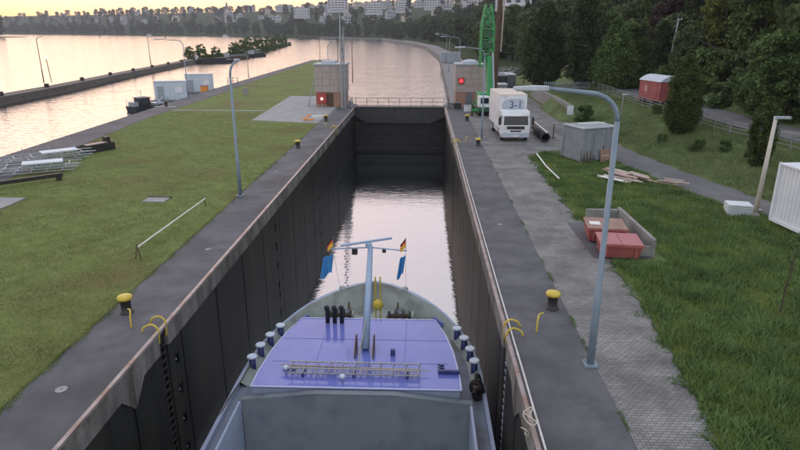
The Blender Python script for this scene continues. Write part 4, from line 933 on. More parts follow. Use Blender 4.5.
# retaining wall and low fence behind the lorry
t = thing('retaining_wall', 'low pale concrete retaining wall along the lane behind the lorry', 'wall', (19.9, 70, 0))
for k in range(8): MB().box(-.25, .1, k*3.1+.01, k*3.1+3.08, 0, 1.7+.03*(k%3)).build('wall_block', 'bay', t, bev=.02)
t = thing('picket_fence', 'pale picket fence in front of the broad flame shaped tree', 'fence', (20.4, 88.5, 1.65))
for k in range(24): MB().box(k*.28, k*.28+.08, 0, .03, 0, 1.1).build('picket', 'galv', t)
for z in (.25, .85): MB().box(0, 6.6, .032, .07, z, z+.08).build('rail', 'galv', t)
t = thing('notice_board', 'small white notice board at the end of the retaining wall', 'sign', (19.6, 68.6, .02)); MB().box(-.04,.04,-.04,.04,0,1.2).build('post', 'galv', t); MB().box(-.35,.35,-.07,-.042,.7,1.75).build('panel', 'white', t)
tree('bush', 'dark shrub at the near end of the retaining wall', (20.6, 66.5, H(20.6,66.5)), .6, .3, name='bush')

# ---------------------------------------------------------------- things on the right
t = thing('steel_pipe', 'large dark pipe with pale top lying on the lane beside the lorry', 'pipe', (14.4, 58.2, .015))
m = MB(); n = 18
ring = lambda r, y: [(.1*y/3 + r*math.cos(2*math.pi*j/n), y, .46 + r*math.sin(2*math.pi*j/n)) for j in range(n)]
vs = ring(.42,-3.3) + ring(.42,3.3) + ring(.36,-3.3) + ring(.36,3.3)
m.add(vs, [(j,(j+1)%n,n+(j+1)%n,n+j) for j in range(n)] + [(2*n+j,3*n+j,3*n+(j+1)%n,2*n+(j+1)%n) for j in range(n)] + [(j,2*n+j,2*n+(j+1)%n,(j+1)%n) for j in range(n)] + [(n+j,n+(j+1)%n,3*n+(j+1)%n,3*n+j) for j in range(n)])
m.build('shell', 'black', t, smooth=True); MB().box(-.06,.1,-3.2,3.2,.875,.93).build('pale_strip', 'whitebar', t)  # narrow pale strip along the top of the pipe
for y in (-2.2, 2.2): MB().box(-.6,.6,y-.1,y+.1,0,.06).build('bearer', 'wood', t)
for k, (x, y) in enumerate(((15.5, 57.4), (16.6, 57.0))):
    t = thing('steel_stake', ('left','right')[k] + ' one of two dark stakes beside the steel pipe', 'stake', (x, y, .015), 0, 'stakes by the pipe'); MB().box(-.05,.05,-.05,.05,0,1.3).build('shaft', 'rust', t); MB().box(-.18,.18,-.18,.18,0,.06).build('foot', 'rust', t)

def steel_box():
    t = thing('steel_container', 'grey steel box container on the grass beside the access road', 'container', (16.28, 47.9, 0), R(23.6)); a, b, h = 1.55, 1.2, 2.6
    m = MB(); n = 14
    pts = [(-a + 2*a*i/n, -b - (.07 if i % 2 else 0)) for i in range(n+1)] + [(a + (.07 if i % 2 else 0), -b + 2*b*i/n) for i in range(n+1)] + [(a - 2*a*i/n, b + (.07 if i % 2 else 0)) for i in range(n+1)] + [(-a - (.07 if i % 2 else 0), b - 2*b*i/n) for i in range(n+1)]
    m.prism([(x,y,.12) for x,y in pts], (0,0,h-.12)); m.build('wall', 'steelbox', t)
    for x in (-a, a):
        for y in (-b, b): MB().box(x-.09, x+.09, y-.09, y+.09, 0, h+.02).build('corner_post', 'steelbox', t)
    ro = MB().box(-a-.12, a+.12, -b-.12, b+.12, h+.025, h+.13).build('roof', 'boxroof', t, bev=.02)
    for k in range(5): MB().box(-a+.1, a-.1, -b+.2+.48*k, -b+.26+.48*k, h+.13, h+.18).build('roof_rib', 'boxroof', ro)
    MB().box(-.55,.5,-b-.11,-b-.075,.2,2.2).build('door', 'steelbox', t); MB().bar((.35,-b-.13,1.0),(.35,-b-.13,1.3),.04).build('handle', 'black', t)
    MB().bar((-.9,.4,h+.2),(1.2,-.2,h+.24),.1).build('roof_pole', 'whitebar', t)
steel_box()
t = thing('plywood_board', 'small reddish panel leaning on the front of the grey steel box', 'panel', (17.3, 46.75, 0), R(23.6)); MB().obox((0,0,.5),(.9,.06,1.0),rx=-.15).build('sheet', 'brown', t); MB().obox((0,-.04,.5),(.7,.03,.1),rx=-.15).build('batten', 'wood', t)
t = thing('timber_trestle', 'low dark timber trestle against the near wall of the grey steel box', 'frame', (15.75, 46.1, 0), R(23.6))
for k in range(5): MB().bar((-.5+.3*k, 0, 0), (-.42+.3*k, .25, 1.0), .06).build('batten', 'rust', t)
MB().bar((-.55,.06,.3),(.9,.06,.32),.05).build('crosspiece', 'rust', t)

def plank_pile(cx, cy, n, L, lab, rz0, spread, mat):
    t = thing('plank_pile', lab, 'planks', (cx, cy, .1))
    for k in range(n):
        x = random.uniform(-spread, spread); y = random.uniform(-spread*.8, spread*.8)
        MB().obox((x, y, .06 + .055*(k % 6) + .02*random.random()), (L*random.uniform(.7,1.1), random.uniform(.14,.26), .045), rz=rz0+random.uniform(-.09,.09), rx=random.uniform(-.05,.05)).build('plank', random.choice(mat), t)
plank_pile(17.3, 41.2, 28, 2.3, 'pile of pinkish weathered planks in the grass by the road', R(-62), .85, ['wood','woodpink','woodpink','wood'])
plank_pile(16.2, 40.0, 5, 2.4, 'few loose pale boards lying left of the plank pile', R(-50), .5, ['woodpink','whitebar'])
plank_pile(19.5, 39.3, 5, 1.7, 'small heap of pale boards on the road edge right of the plank pile', R(-35), .4, ['wood','whitebar','wood'])
t = thing('white_pole', 'white pole lying in the grass edge in front of the grey steel box', 'pole', (12.25, 44, .12)); MB().tube([(.0,4.0,.25),(.0,0,.1),(.1,-3.9,.12)], .05, 8).build('shaft', 'whitebar', t); MB().lathe([(.055,0),(.055,.06)], (0,0,.1), 6).build('collar', 'galv', t)

def skips():
    t = thing('concrete_bay', 'low concrete retaining bay around the two red skips', 'wall', (12.75, 27.6, 0))
    MB().box(.75, .92, -1.6, 3.6, -.1, .85).build('side_wall', 'bay', t, bev=.02); MB().box(-.9, .745, 3.42, 3.6, -.1, .75).build('back_wall', 'bay', t, bev=.02); MB().box(.2, .745, -1.6, -1.45, -.1, .5).build('front_wall', 'bay', t, bev=.02)
    MB().box(-1.9, .75, -1.9, 3.4, -.05, .03).build('floor', 'apron', t)
    def skip(cx, cy, w, d, h, lid, lab, body):
        t = thing('waste_skip', lab, 'skip', (cx, cy, .03), R(-7), 'red skips in the bay'); a, b = w/2, d/2
        bo = MB(); bo.add([(-a+.1,-b+.15,.08),(a-.1,-b+.15,.08),(a-.1,b-.15,.08),(-a+.1,b-.15,.08),(-a,-b,h),(a,-b,h),(a,b,h),(-a,b,h)], [(0,3,2,1),(0,1,5,4),(1,2,6,5),(2,3,7,6),(3,0,4,7)]); bo.build('body', body, t)
        MB().box(-a-.05,a+.05,-b-.06,-b,h-.08,h).build('rim', body, t); MB().box(-a-.05,a+.05,b,b+.06,h-.08,h).build('rim', body, t)
        for s in (-1,1):
            MB().prism([(s*.01,-b-.03,h+.005),(s*(a+.03),-b-.03,h+.005),(s*(a+.03),b+.03,h+.005),(s*.01,b+.03,h+.005),][::s], (0,0,.05)).build('lid', lid, t)
        for x in (-.35*w,.35*w): MB().box(x-.04,x+.04,-b-.03,-b+.1,.15,h-.1).build('rib', body, t)
        return t
    skip(12.05, 26.2, 1.8, 1.6, .72, 'pinkpaint', 'pinkish red skip with closed lids in front inside the concrete bay', 'redpaint')
    s2 = skip(12.05, 28.4, 1.8, 1.7, .75, 'brown', 'red skip with rusty brown lid behind the pinkish one', 'redpaint')
    MB().box(-.75,-.25,-.35,.15,.81,.825).build('white_notice', 'whitebar', s2)
skips()

def corrugated():
    t = thing('corrugated_container', 'white corrugated steel container cut by the right frame edge', 'container', (21.5, 31.0, 0), R(-84)); L, W, h = 6.0, 2.5, 3.3
    m = MB(); p = []
    def wave(a, b, n, nx, ny):
        for i in range(n):
            f0, f1 = i/n, (i+1)/n; q = (f1-f0)*.25
            for f, o in ((f0+q*.2, 0), (f0+q*1.8, 0), (f0+q*2.2, -.05), (f0+q*3.8, -.05)):
                p.append((a[0]+(b[0]-a[0])*f+nx*o, a[1]+(b[1]-a[1])*f+ny*o))
    wave((0,0),(L,0),22,0,-1); wave((L,0),(L,W),9,1,0); wave((L,W),(0,W),22,0,1); wave((0,W),(0,0),9,-1,0)
    m.prism([(x,y,.45) for x,y in p], (0,0,h-.5)); m.build('wall', 'corr', t)
    ro = MB().box(-.06, L+.06, -.06, W+.06, h-.045, h+.06).build('roof', 'corr', t, bev=.02); MB().box(-.06, L+.06, -.06, W+.06, .28, .448).build('floor_frame', 'corr', t)
    for x in (.1, L-.3, L/2):
        for y in (.15, W-.4): MB().box(x, x+.25, y, y+.25, -.1, .278).build('footing', 'bay', t)
    for x in (0, L):
        for y in (0, W): MB().box(x-.075, x+.075, y-.075, y+.075, .4, h+.07).build('corner_post', 'corr', t)
corrugated()
t = thing('sheet_stack', 'low stack of white corrugated sheets at the foot of the pale pole', 'sheets', (20.75, 32.9, .05), R(-12))
for k in range(7): MB().box(-.62-.01*(k%2), .62+.01*(k%3), -.5, .5, .09*k, .09*k+.05).build('sheet', 'corr', t)
for s in (-1, 1): MB().box(s*.45-.05, s*.45+.05, -.55, .55, -.06, 0).build('bearer', 'wood', t)
t = thing('leaning_sheet', 'single grey sheet lying beside the white sheet stack', 'sheet', (21.7, 33.6, .05)); MB().obox((0,0,.12),(1.1,.9,.03),rz=.3,rx=.12).build('sheet', 'galv', t); MB().obox((0,.3,.05),(.9,.08,.08),rz=.3).build('bearer', 'wood', t)
t = thing('timber_lamp_pole', 'pale timber pole with a flat lamp head beside the corrugated container', 'lamp', (21.4, 32.3, 0))
MB().tube([(0,0,0),(.12,0,5.5)], [.13,.09], 10).build('pole', 'palewood', t, smooth=True); MB().box(.05,.85,-.12,.12,5.42,5.55).build('lamp_head', 'galv', t, bev=.02); MB().lathe([(.3,0),(.25,.2),(.14,.3)], (0,0,0), 10).build('base_collar', 'bay', t)
def sapling():
    t = thing('young_sapling', 'thin young sapling in the long grass near the right edge', 'sapling', (16.0, 20.1, 0))
    m = MB(); m.tube([(0,0,0),(.03,.02,1.2),(.12,.03,2.3),(.14,.0,3.1)], [.035,.03,.02,.008], 6)
    lv = []
    for k in range(12):
        z = .9 + .18*k; a = k*2.4; L = .4*(1 - k/16); e = (.1+L*math.cos(a), L*math.sin(a), z+.25); m.tube([(.06,.02,z), e], [.012,.004], 4); lv += [Vector((.06,.02,z)).lerp(Vector(e), f) for f in (.5,.75,1)]
    m.build('trunk', 'bark', t); p = np.array([list(q) for q in lv for _ in range(5)]) + rng.normal(0, .07, (len(lv)*5, 3)); obj('crown', fast_mesh('crown', leaf_quads(p, .06), 4, 'L_mid'), t)
sapling()

def trailer():
    z = H(28.5, 68) ; t = thing('construction_trailer', 'red site trailer with rounded pale roof on the upper bank', 'trailer', (27.9, 68.2, z), R(-76)); a, L, h = 1.9, 2.8, 2.7
    MB().box(-a, a, 0, L, .45, 2.5).build('body', 'redpaint', t, bev=.03)
    n = 10; arc = [(-a-.08 + (2*a+.16)*i/n, .55*math.sin(math.pi*i/n)) for i in range(n+1)]
    # the barrel roof runs along the long side: the arch spans the depth
    prof = [(-.1 + (L+.2)*i/n, 2.5 + .62*math.sin(math.pi*i/n)**.8) for i in range(n+1)]
    MB().prism([(-a-.1, y, zz) for y, zz in prof], (2*a+.2, 0, 0)).build('roof', 'lamphead', t)
    wo = MB().box(-1.0,-.2,-.03,0,1.3,2.0).build('window', 'pinkpaint', t); MB().box(-.65,-.58,-.05,-.03,1.3,2.0).build('bar', 'white', wo)
    MB().box(.6,1.4,-.03,0,.6,2.3).build('door', 'redpaint', t)
    for y in (.5, 2.1):
        for s in (-1, 1): w = MB().tube([(s*1.4,y,.38),(s*1.65,y,.38)], .38, 14).build('wheel', 'tyre', t)
    MB().bar((-a,1.3,.5),(-a-1.3,1.3,.45),.1).build('drawbar', 'rust', t)
trailer()
t = thing('utility_pole', 'grey utility pole leaning behind the red trailer', 'pole', (34.3, 80.8, H(34.3,80.8)))
MB().tube([(0,0,0),(.75,0,8.6)], [.14,.1], 8).build('pole', 'galv', t); MB().bar((.55,-.1,8.4),(1.15,-.1,8.55),.1).build('crossarm', 'galv', t)
for x in (.65, 1.05): MB().lathe([(.05,0),(.07,.08),(.03,.18)], (x,-.1,8.52), 8).build('insulator', 'whitebar', t)
t = thing('overhead_cable', 'thin overhead cable sagging from the utility pole to the right edge', 'cable', (35.2, 80.7, 10.0))
A, B = Vector((0,0,0)), Vector((2.0,-30.0,-3.4)); MB().tube([A.lerp(B, k/14) + Vector((0,0,-1.3*math.sin(math.pi*k/14))) for k in range(15)], .035, 5).build('span', 'cable', t)
B = Vector((-16,40,-.6)); MB().tube([A.lerp(B, k/10) + Vector((0,0,-1.0*math.sin(math.pi*k/10))) for k in range(11)], .03, 5).build('span', 'cable', t)

def bank_fence():
    t = thing('bank_fence', 'grey rail fence along the edge of the upper path', 'fence', (28, 55, 1.7)); P = []
    for y in np.arange(30, 88, 2.2):
        x = road_edge(y) + 7.6; P.append(Vector((x-28, y-55, H(x, y)-1.7)))
    for p in P: MB().bar(p - Vector((0,0,.1)), p + Vector((0,0,1.15)), .07).build('post', 'fence', t)
    for p, q in zip(P, P[1:]):
        for z in (.3, .6, .85, 1.1): MB().bar(p + Vector((0,0,z)), q + Vector((0,0,z)), .04, .05).build('rail', 'fence', t)
bank_fence()
t = thing('field_lamp', 'short lamp post beside the fence left of the red trailer', 'lamp', (24.2, 65.2, H(24.2,65.2))); MB().tube([(0,0,0),(0,0,2.3)], .05, 6).build('pole', 'galv', t); MB().box(-.1,.6,-.1,.1,2.25,2.36).build('lamp_head', 'lamphead', t, bev=.02)
t = thing('concrete_kerbs', 'stacked pale kerb stones on the bank below the upper path at right', 'kerb', (31.2, 48.5, H(31.2,48.5)))
for k in range(4): MB().obox((.15*k, -.6*k, .12+.05*(k%2)), (2.2,.35,.25), rz=-.5+.06*k).build('kerb_stone', 'bay', t)

# ---------------------------------------------------------------- things on the left lawn
t = thing('white_barrier_pole', 'long white pole propped on a rusty stand on the left lawn', 'pole', (-9.75, 24.9, 0))
MB().tube([(0,0,.55),(.1,8.6,.45)], .035, 8).build('shaft', 'whitebar', t); MB().bar((-.12,-.05,0),(.02,0,.7),.04).build('stand_leg', 'rust', t); MB().bar((.14,-.05,0),(-.02,0,.7),.04).build('stand_leg', 'rust', t); MB().bar((.1,8.5,0),(.1,8.5,.5),.04).build('stand_leg', 'rust', t)
t = thing('access_cover', 'pale square concrete cover set in the left lawn', 'cover', (-13.1, 34.6, 0)); MB().box(-.68,.68,-.48,.48,0,.05).build('slab', 'pad', t, bev=.01); MB().box(-.75,.75,.481,.56,0,.1).build('kerb', 'black', t)
t = thing('access_cover', 'larger pale concrete cover at the left frame edge', 'cover', (-22.2, 33.6, 0)); MB().box(-1.6,1.0,-1.2,1.0,0,.07).build('slab', 'pad', t, bev=.01); MB().box(-.2,.0,-.1,.1,.07,.09).build('lifting_eye', 'black', t)
for k, (x, y, lab) in enumerate(((-7.3, 14.6, 'pale round cover in the left apron nearest the camera'), (-7.0, 26.2, 'small pale square plate in the left apron'), (-7.6, 42.5, 'faint pale plate in the left apron beyond the lamp'), (7.2, 30.5, 'small pale plate in the right apron'))):
    t = thing('inspection_plate', lab, 'cover', (x, y, .021)); MB().lathe([(.17,0),(.17,.012)], (0,0,0), 14 if k == 0 else 4).build('plate', 'pad', t); MB().box(-.03,.03,-.01,.01,.012,.02).build('grip', 'black', t)
t = thing('lock_beam', 'long black steel beam lying on the lawn below the metal frames', 'beam', (-24.3, 37.0, 0), R(44)); MB().box(-.6,3.6,-.12,.12,.25,.5).build('web', 'black', t, bev=.02); MB().box(-.6,-.3,-.14,.14,0,.25).build('foot', 'black', t); MB().box(3.2,3.5,-.14,.14,0,.25).build('foot', 'black', t)
MB().box(-3.5,-.61,-.12,.12,.25,.5).build('web', 'black', t, bev=.02)
def frames():
    for (x, y, rz, nx, lab) in ((-25.5, 41.2, R(28), 5, 'nearer heap of galvanised scaffold frames on the left lawn'), (-26.6, 45.2, R(40), 4, 'farther heap of galvanised frames by the quay path at left')):
        t = thing('scaffold_frames', lab, 'scaffold', (x, y, .05), rz, 'metal frames on the left lawn')
        for lv in range(3):
            ox = .25*lv
            for s in (-.8, .8): MB().bar((-4+ox, s, .12+.2*lv), (3.2+ox, s*.9, .12+.2*lv), .07).build('rail', 'galv', t)
            for k in range(nx + 2): MB().bar((-3.6+k*7/(nx+2)+ox, -.8, .12+.2*lv), (-3.6+k*7/(nx+2)+ox, .76, .12+.2*lv), .06).build('crossbar', 'galv', t)
        for k in range(4): MB().bar((-3+1.8*k, .8, .1), (-3+1.8*k, .8, 1.0), .06).build('upright', 'galv', t)
        MB().obox((1.2, .1, .68), (2.6, 1.2, .08), rz=.06).build('deck_board', 'cyan', t)
frames()
t = thing('steel_trough', 'black steel trough with a pale board on top by the quay path', 'trough', (-24.6, 49.4, 0), R(62))
MB().box(-1.5,1.5,-.45,-.38,0,.65).build('side', 'black', t); MB().box(-1.5,1.5,.38,.45,0,.65).build('side', 'black', t); MB().box(-1.5,-1.43,-.379,.379,0,.65).build('end', 'black', t); MB().box(1.43,1.5,-.379,.379,0,.65).build('end', 'black', t); MB().box(-1.42,1.42,-.379,.379,.05,.1).build('floor', 'black', t)
MB().box(-.9,1.0,-.3,.3,.653,.7).build('board', 'woodpink', t); MB().box(.9,1.3,-.2,.3,.70,1.1).build('motor_box', 'black', t)
t = thing('barrier_trestle', 'orange and white barrier trestle lying on the concrete pad edge', 'barrier', (-9.3, 67.6, .03), R(15))
MB().bar((-1.1,0,.12),(-.2,.1,.75),.14).build('leg', 'orange', t); MB().bar((-.9,.3,.1),(.1,0,.2),.14).build('leg', 'orange', t); MB().box(-.1,1.3,-.12,.12,.35,.62).build('board', 'whitebar', t); MB().bar((1.1,0,0),(1.1,0,.4),.08).build('leg', 'galv', t)
t = thing('stone_post', 'small pale stone post on the island lawn near the concrete pad', 'post', (-25.0, 96, 0)); MB().box(-.35,.35,-.25,.25,0,.9).build('block', 'pad', t, bev=.05); MB().box(-.42,.42,-.32,.32,.9,1.0).build('cap', 'pad', t, bev=.02)

# pontoon with containers and workboat
t = thing('work_pontoon', 'low work pontoon moored at the island quay under the pale containers', 'pontoon', (-37.4, 103, -1.8)); MB().box(-3.0,3.0,-9,14,-.6,.8).build('hull', 'hullblack', t, bev=.05); MB().box(-2.95,2.95,-8.95,13.95,.803,.83).build('deck', 'apron', t)
for y in (-8.5, 13.5):
    for s in (-2.6, 2.6): MB().lathe([(.12,.83),(.12,1.2),(.2,1.22),(.2,1.3)], (s,y,0), 8).build('bollard', 'black', t)
for k, (x, y, L, W, h, lab) in enumerate(((-37.0, 95.8, 4.8, 2.6, 2.9, 'nearer pale blue container with white patch on the pontoon'), (-37.0, 108.6, 4.6, 2.6, 3.1, 'farther pale blue container on the pontoon'))):
    t = thing('site_container', lab, 'container', (x, y, -.965), R(14), 'containers on the pontoon')
    MB().box(-L/2,L/2,0,W,.1,h).build('wall', 'cyan', t, bev=.03); MB().box(-L/2-.05,L/2+.05,-.05,W+.05,h+.002,h+.12).build('roof', 'lamphead', t); MB().box(-L/2,L/2,.05,W-.05,0,.1).build('floor_frame', 'galv', t)
    for q in range(9): MB().box(-L/2+.3+q*(L-.6)/8-.03, -L/2+.3+q*(L-.6)/8+.03, -.035, 0, .2, h-.1).build('rib', 'cyan', t)
    MB().box(L*.15, L*.38, -.05, -.036, 1.2, 2.4).build('notice', 'white', t); MB().box(-L*.4, -L*.2, -.05, -.036, .15, 2.2).build('door', 'galv', t)
t = thing('waste_bin', 'small orange waste bin beside the far pale container', 'bin', (-34.6, 104.5, -.97)); MB().box(-.55,.55,-.45,.45,.1,1.5).build('body', 'orange', t, bev=.04); MB().box(-.6,.6,-.5,.5,1.5,1.62).build('lid', 'brown', t, bev=.02)
for s in (-.3,.3): MB().tube([(s,-.3,.1),(s+.05,-.3,.1)], .1, 8).build('wheel', 'tyre', t)
t = thing('quay_railing', 'short dark railing on the quay right of the pale containers', 'railing', (-33.3, 113.5, .02))
for x in (0, .95, 1.9): MB().bar((x,0,0),(x,0,1.3),.08).build('post', 'black', t)
for z in (.7, 1.25): MB().bar((0,0,z),(1.9,0,z),.05).build('rail', 'black', t)
def workboat():
    t = thing('workboat', 'small dark workboat with rails moored at the near end of the pontoon', 'boat', (-38.3, 91.0, -1.8), R(58))
    hp = [(-3.4,-1.2),(1.8,-1.3),(3.0,-.7),(3.4,0),(3.0,.7),(1.8,1.3),(-3.4,1.2)]
    m = MB(); n = len(hp); m.add([(x*.93,y*.9,-.4) for x,y in hp] + [(x,y,.75) for x,y in hp], [tuple(range(n))[::-1], tuple(range(n,2*n))] + [(i,(i+1)%n,n+(i+1)%n,n+i) for i in range(n)]); m.build('hull', 'hullblack', t)
    wh = MB().prism([(-2.2,-.8,.76),(-.4,-.8,.76),(-.6,-.8,1.9),(-2.1,-.8,1.9)], (0,1.6,0)).build('wheelhouse', 'black', t); MB().box(-1.9,-.8,-.82,-.8,1.2,1.7).build('window', 'pane', wh)
    MB().box(-2.3,-.3,-.9,.9,1.903,1.98).build('roof', 'roofgrey', t); MB().prism([(.2,-.9,.76),(2.2,-.7,.76),(2.2,.7,.76),(.2,.9,.76)], (0,0,.25)).build('tarpaulin', 'lamphead', t)
    for x, y in ((3.2,0),(2.4,-1),(2.4,1),(1,-1.25),(1,1.25),(-3.2,-1.1),(-3.2,1.1)): MB().bar((x,y,.75),(x,y,1.5),.05).build('stanchion', 'galv', t)
    m = MB(); P = [(-3.2,1.1,1.5),(1,1.25,1.5),(2.4,1,1.5),(3.2,0,1.5),(2.4,-1,1.5),(1,-1.25,1.5)]
    m.tube(P, .03, 5); m.build('handrail', 'galv', t)
    MB().tube([(-1.4,0,1.98),(-1.4,0,3.0)], .04, 5).build('mast', 'galv', t)
    MB().bar((.4,-1.0,1.0),(2.6,.4,1.7),.12).build('derrick', 'lamphead', t); MB().box(-3.2,-2.4,-.7,.7,.76,1.4).build('engine_box', 'galv', t, bev=.04)
workboat()
t = thing('quay_bollard', 'dark bollard on a pale slab at the quay path beside the workboat', 'bollard', (-31.2, 80.0, .02)); MB().lathe([(.22,0),(.18,.1),(.18,.5),(.27,.55),(.27,.65),(.1,.7)], (0,0,0), 12).build('post', 'black', t); MB().box(-1.6,1.4,-.5,.5,0,.02).build('slab', 'pad', t)

# long river wall and wooded islets
t = thing('river_wall', 'long low dark stone wall running out into the river', 'wall', (-70, 140, -1.8))
wp = [(-66,20), (-64.5,93), (-66,117), (-72.3,166), (-78,222)]
for a, b in zip(wp, wp[1:]):
    m = MB(); d = Vector((b[0]-a[0], b[1]-a[1], 0)); nn = Vector((-d.y, d.x, 0)).normalized()*3.2; A = Vector((a[0]+70, a[1]-140, -1)); B = Vector((b[0]+70, b[1]-140, -1))
    m.prism([A, B, B+nn*(-1), A+nn*(-1)][::-1] if False else [A, B, B+nn, A+nn], (0,0,2.3)); m.build('wall_section', 'stonewall', t)
for k in range(9):
    f = k/8; x = -64.6 - 13*f; y = 97 + 122*f; MB().box(x+70-1.3, x+70-.7, y-140-.3, y-140+.3, 1.3, 2.0).build('mooring_stump', 'black', t)
ip = [(-86,224), (-76,218), (-71,246), (-78,300), (-88,380), (-96,470), (-104,475), (-100,380), (-92,290)]
m = MB(); m.prism([(x,y,-3) for x,y in ip], (0,0,2.0)); struct(m.build('river_islet', 'hill'))
for k, (x, y, s, key, lab) in enumerate(((-80,232,.62,'isle','low rounded bush tree at the near end of the wooded islet'), (-78.5,243,.5,'isle','smaller bush right behind the near end of the wooded islet'), (-77.5,262,.62,'isle','round lone tree in the middle of the wooded islet'), (-80.5,284,.7,'isle','taller tree behind the lone round one on the wooded islet'), (-84,310,.8,'isle','tall tree near the centre of the wooded islet group'), (-88,345,.85,'isle','dense tree in the far half of the wooded islet'), (-90,375,.8,'isle','tree before the far tip of the wooded islet'), (-95,415,.85,'isle','tree standing close to the far tip of the wooded islet'), (-99,455,.75,'isle','last tree at the far tip of the wooded islet'), (-83.5,229,.55,'isle','leftmost low bush of the wooded islet'))):
    tree(key, lab, (x, y, -1.3), s, k*1.3, name='islet_tree')
for k in range(26):
    f = k/25; x = np.interp(f, [0,.3,1], [-74,-76,-97]) + random.uniform(-1.5,1.0); y = 222 + 240*f
    tree('bush', 'low scrub bush at the water edge of the wooded islet', (x, y, -1.5), random.uniform(.4,.85), group='scrub along the islet', name='scrub_bush', cat='bush')
def moored(x, y, L, lab, rz, dark):
    t = thing('moored_barge', lab, 'boat', (x, y, -1.8), rz); hp = [(-L/2,-1.9),(L*.36,-2),(L*.48,-1),(L*.5,0),(L*.48,1),(L*.36,2),(-L/2,1.9)]; n = len(hp)
    m = MB(); m.add([(a*.95,b*.9,-.5) for a,b in hp] + [(a,b,1.2) for a,b in hp], [tuple(range(n))[::-1], tuple(range(n,2*n))] + [(i,(i+1)%n,n+(i+1)%n,n+i) for i in range(n)]); m.build('hull', 'hullblack' if dark else 'rust', t)
    MB().box(-L*.4,L*.3,-1.3,1.3,1.203,1.8).build('hatch_cover', 'black' if dark else 'roofgrey', t, bev=.05); MB().box(-L*.47,-L*.41,-1.2,1.2,1.203,2.8).build('wheelhouse', 'greyrender', t)
moored(-72.2, 222, 14, 'dark barge moored at the near end of the wooded islet', R(20), True)
moored(-71.8, 248, 16, 'long low grey barge moored along the wooded islet', R(72), False)
moored(-70.5, 275, 12, 'small dark barge moored beyond the grey one at the islet', R(75), True)
moored(-93, 420, 16, 'far brown barge at the distant tip of the islet', R(95), False)
for k, (x, y, lab) in enumerate(((-470, 905, 'left small dark channel buoy on the wide river'), (-348, 845, 'right small dark channel buoy on the wide river'))):
    t = thing('channel_buoy', lab, 'buoy', (x, y, -1.8), 0, 'channel buoys'); MB().lathe([(.9,-.3),(1.0,.5),(.5,.9),(.4,2.6),(.1,3.2)], (0,0,0), 10).build('body', 'rust', t); MB().lathe([(.02,3.2),(.4,3.4),(.4,3.8),(.02,4.0)], (0,0,0), 8).build('topmark', 'black', t)
for k, (u, d, lab) in enumerate(((1260, -8, 'tiny white motorboat at the far shore left of centre'), (1010, -8, 'tiny white motorboat at the far shore behind the river wall lamp'))):
    x, y = shore(u, d); t = thing('motor_boat', lab, 'boat', (x, y, -1.8), R(40), 'white boats at the far shore'); MB().prism([(-5,-1.5,-.3),(3,-1.5,-.3),(5.5,0,-.3),(3,1.5,-.3),(-5,1.5,-.3)], (0,0,1.7)).build('hull', 'white', t); MB().box(-3,1.5,-1.1,1.1,1.403,2.9).build('cabin', 'white', t); MB().box(-2.9,1.4,-1.12,-1.1,1.9,2.5).build('window', 'pane', t)

# ---------------------------------------------------------------- houses
WIN = MB().box(-.5,.5,-.06,.0,0,1).mesh('window', 'pane'); FRM = MB().box(-.58,.58,-.04,.0,-.1,-.0).mesh('sill', 'white')
def house(x, y, z, w, d, h, label, wall='whitewall', roof='gable', rz=0, cols=3, rows=2, rmat='rooftile', group=None, name='town_house', balc=False):
    t = thing(name, label, 'house', (x, y, z), rz, group); a = w/2
    MB().box(-a,a,0,d,-4,h).build('wall', wall, t)
    if roof == 'gable':
        rh = w*.32; ro = MB().prism([(-a-.4,-.4,h-.1),(a+.4,-.4,h-.1),(0,-.4,h+rh)], (0,d+.8,0)).build('roof', rmat, t)
        MB().prism([(-a+.1,-.42,h),(a-.1,-.42,h),(0,-.42,h+rh*.88)], (0,-.02,0)).build('gable', wall, t); MB().box(a*.3,a*.3+.8,d*.5,d*.5+.8,h+rh*.3,h+rh*1.15).build('chimney', 'brick', ro)
    elif roof == 'hip':
        rh = w*.25; MB().add([(-a-.4,-.4,h),(a+.4,-.4,h),(a+.4,d+.4,h),(-a-.4,d+.4,h),(-a*.4,d*.5,h+rh),(a*.4,d*.5,h+rh)], [(0,1,5,4),(1,2,5),(2,3,4,5),(3,0,4),(0,3,2,1)]).build('roof', rmat, t)
    else: MB().box(-a-.2,a+.2,-.2,d+.2,h,h+.4).build('roof', rmat, t); MB().box(-a*.3,a*.4,d*.3,d*.6,h+.4,h+2.2).build('roof_hut', wall, t)
    for r in range(rows):
        for c in range(cols):
            wo = obj('window', WIN, t, (-a + w*(c+.5)/cols, 0, h*(r+.32)/rows)); wo.scale = (w/cols*.5, 1, h/rows*.5)
        if balc:
            b = MB().box(-a*.8,a*.8,-1.4,-.07,h*(r+.1)/rows-.1,h*(r+.1)/rows+.1).build('balcony', 'white', t); MB().box(-a*.8,a*.8,-1.4,-1.35,h*(r+.1)/rows+.11,h*(r+.1)/rows+1.1).build('parapet', 'white', b)
    return t
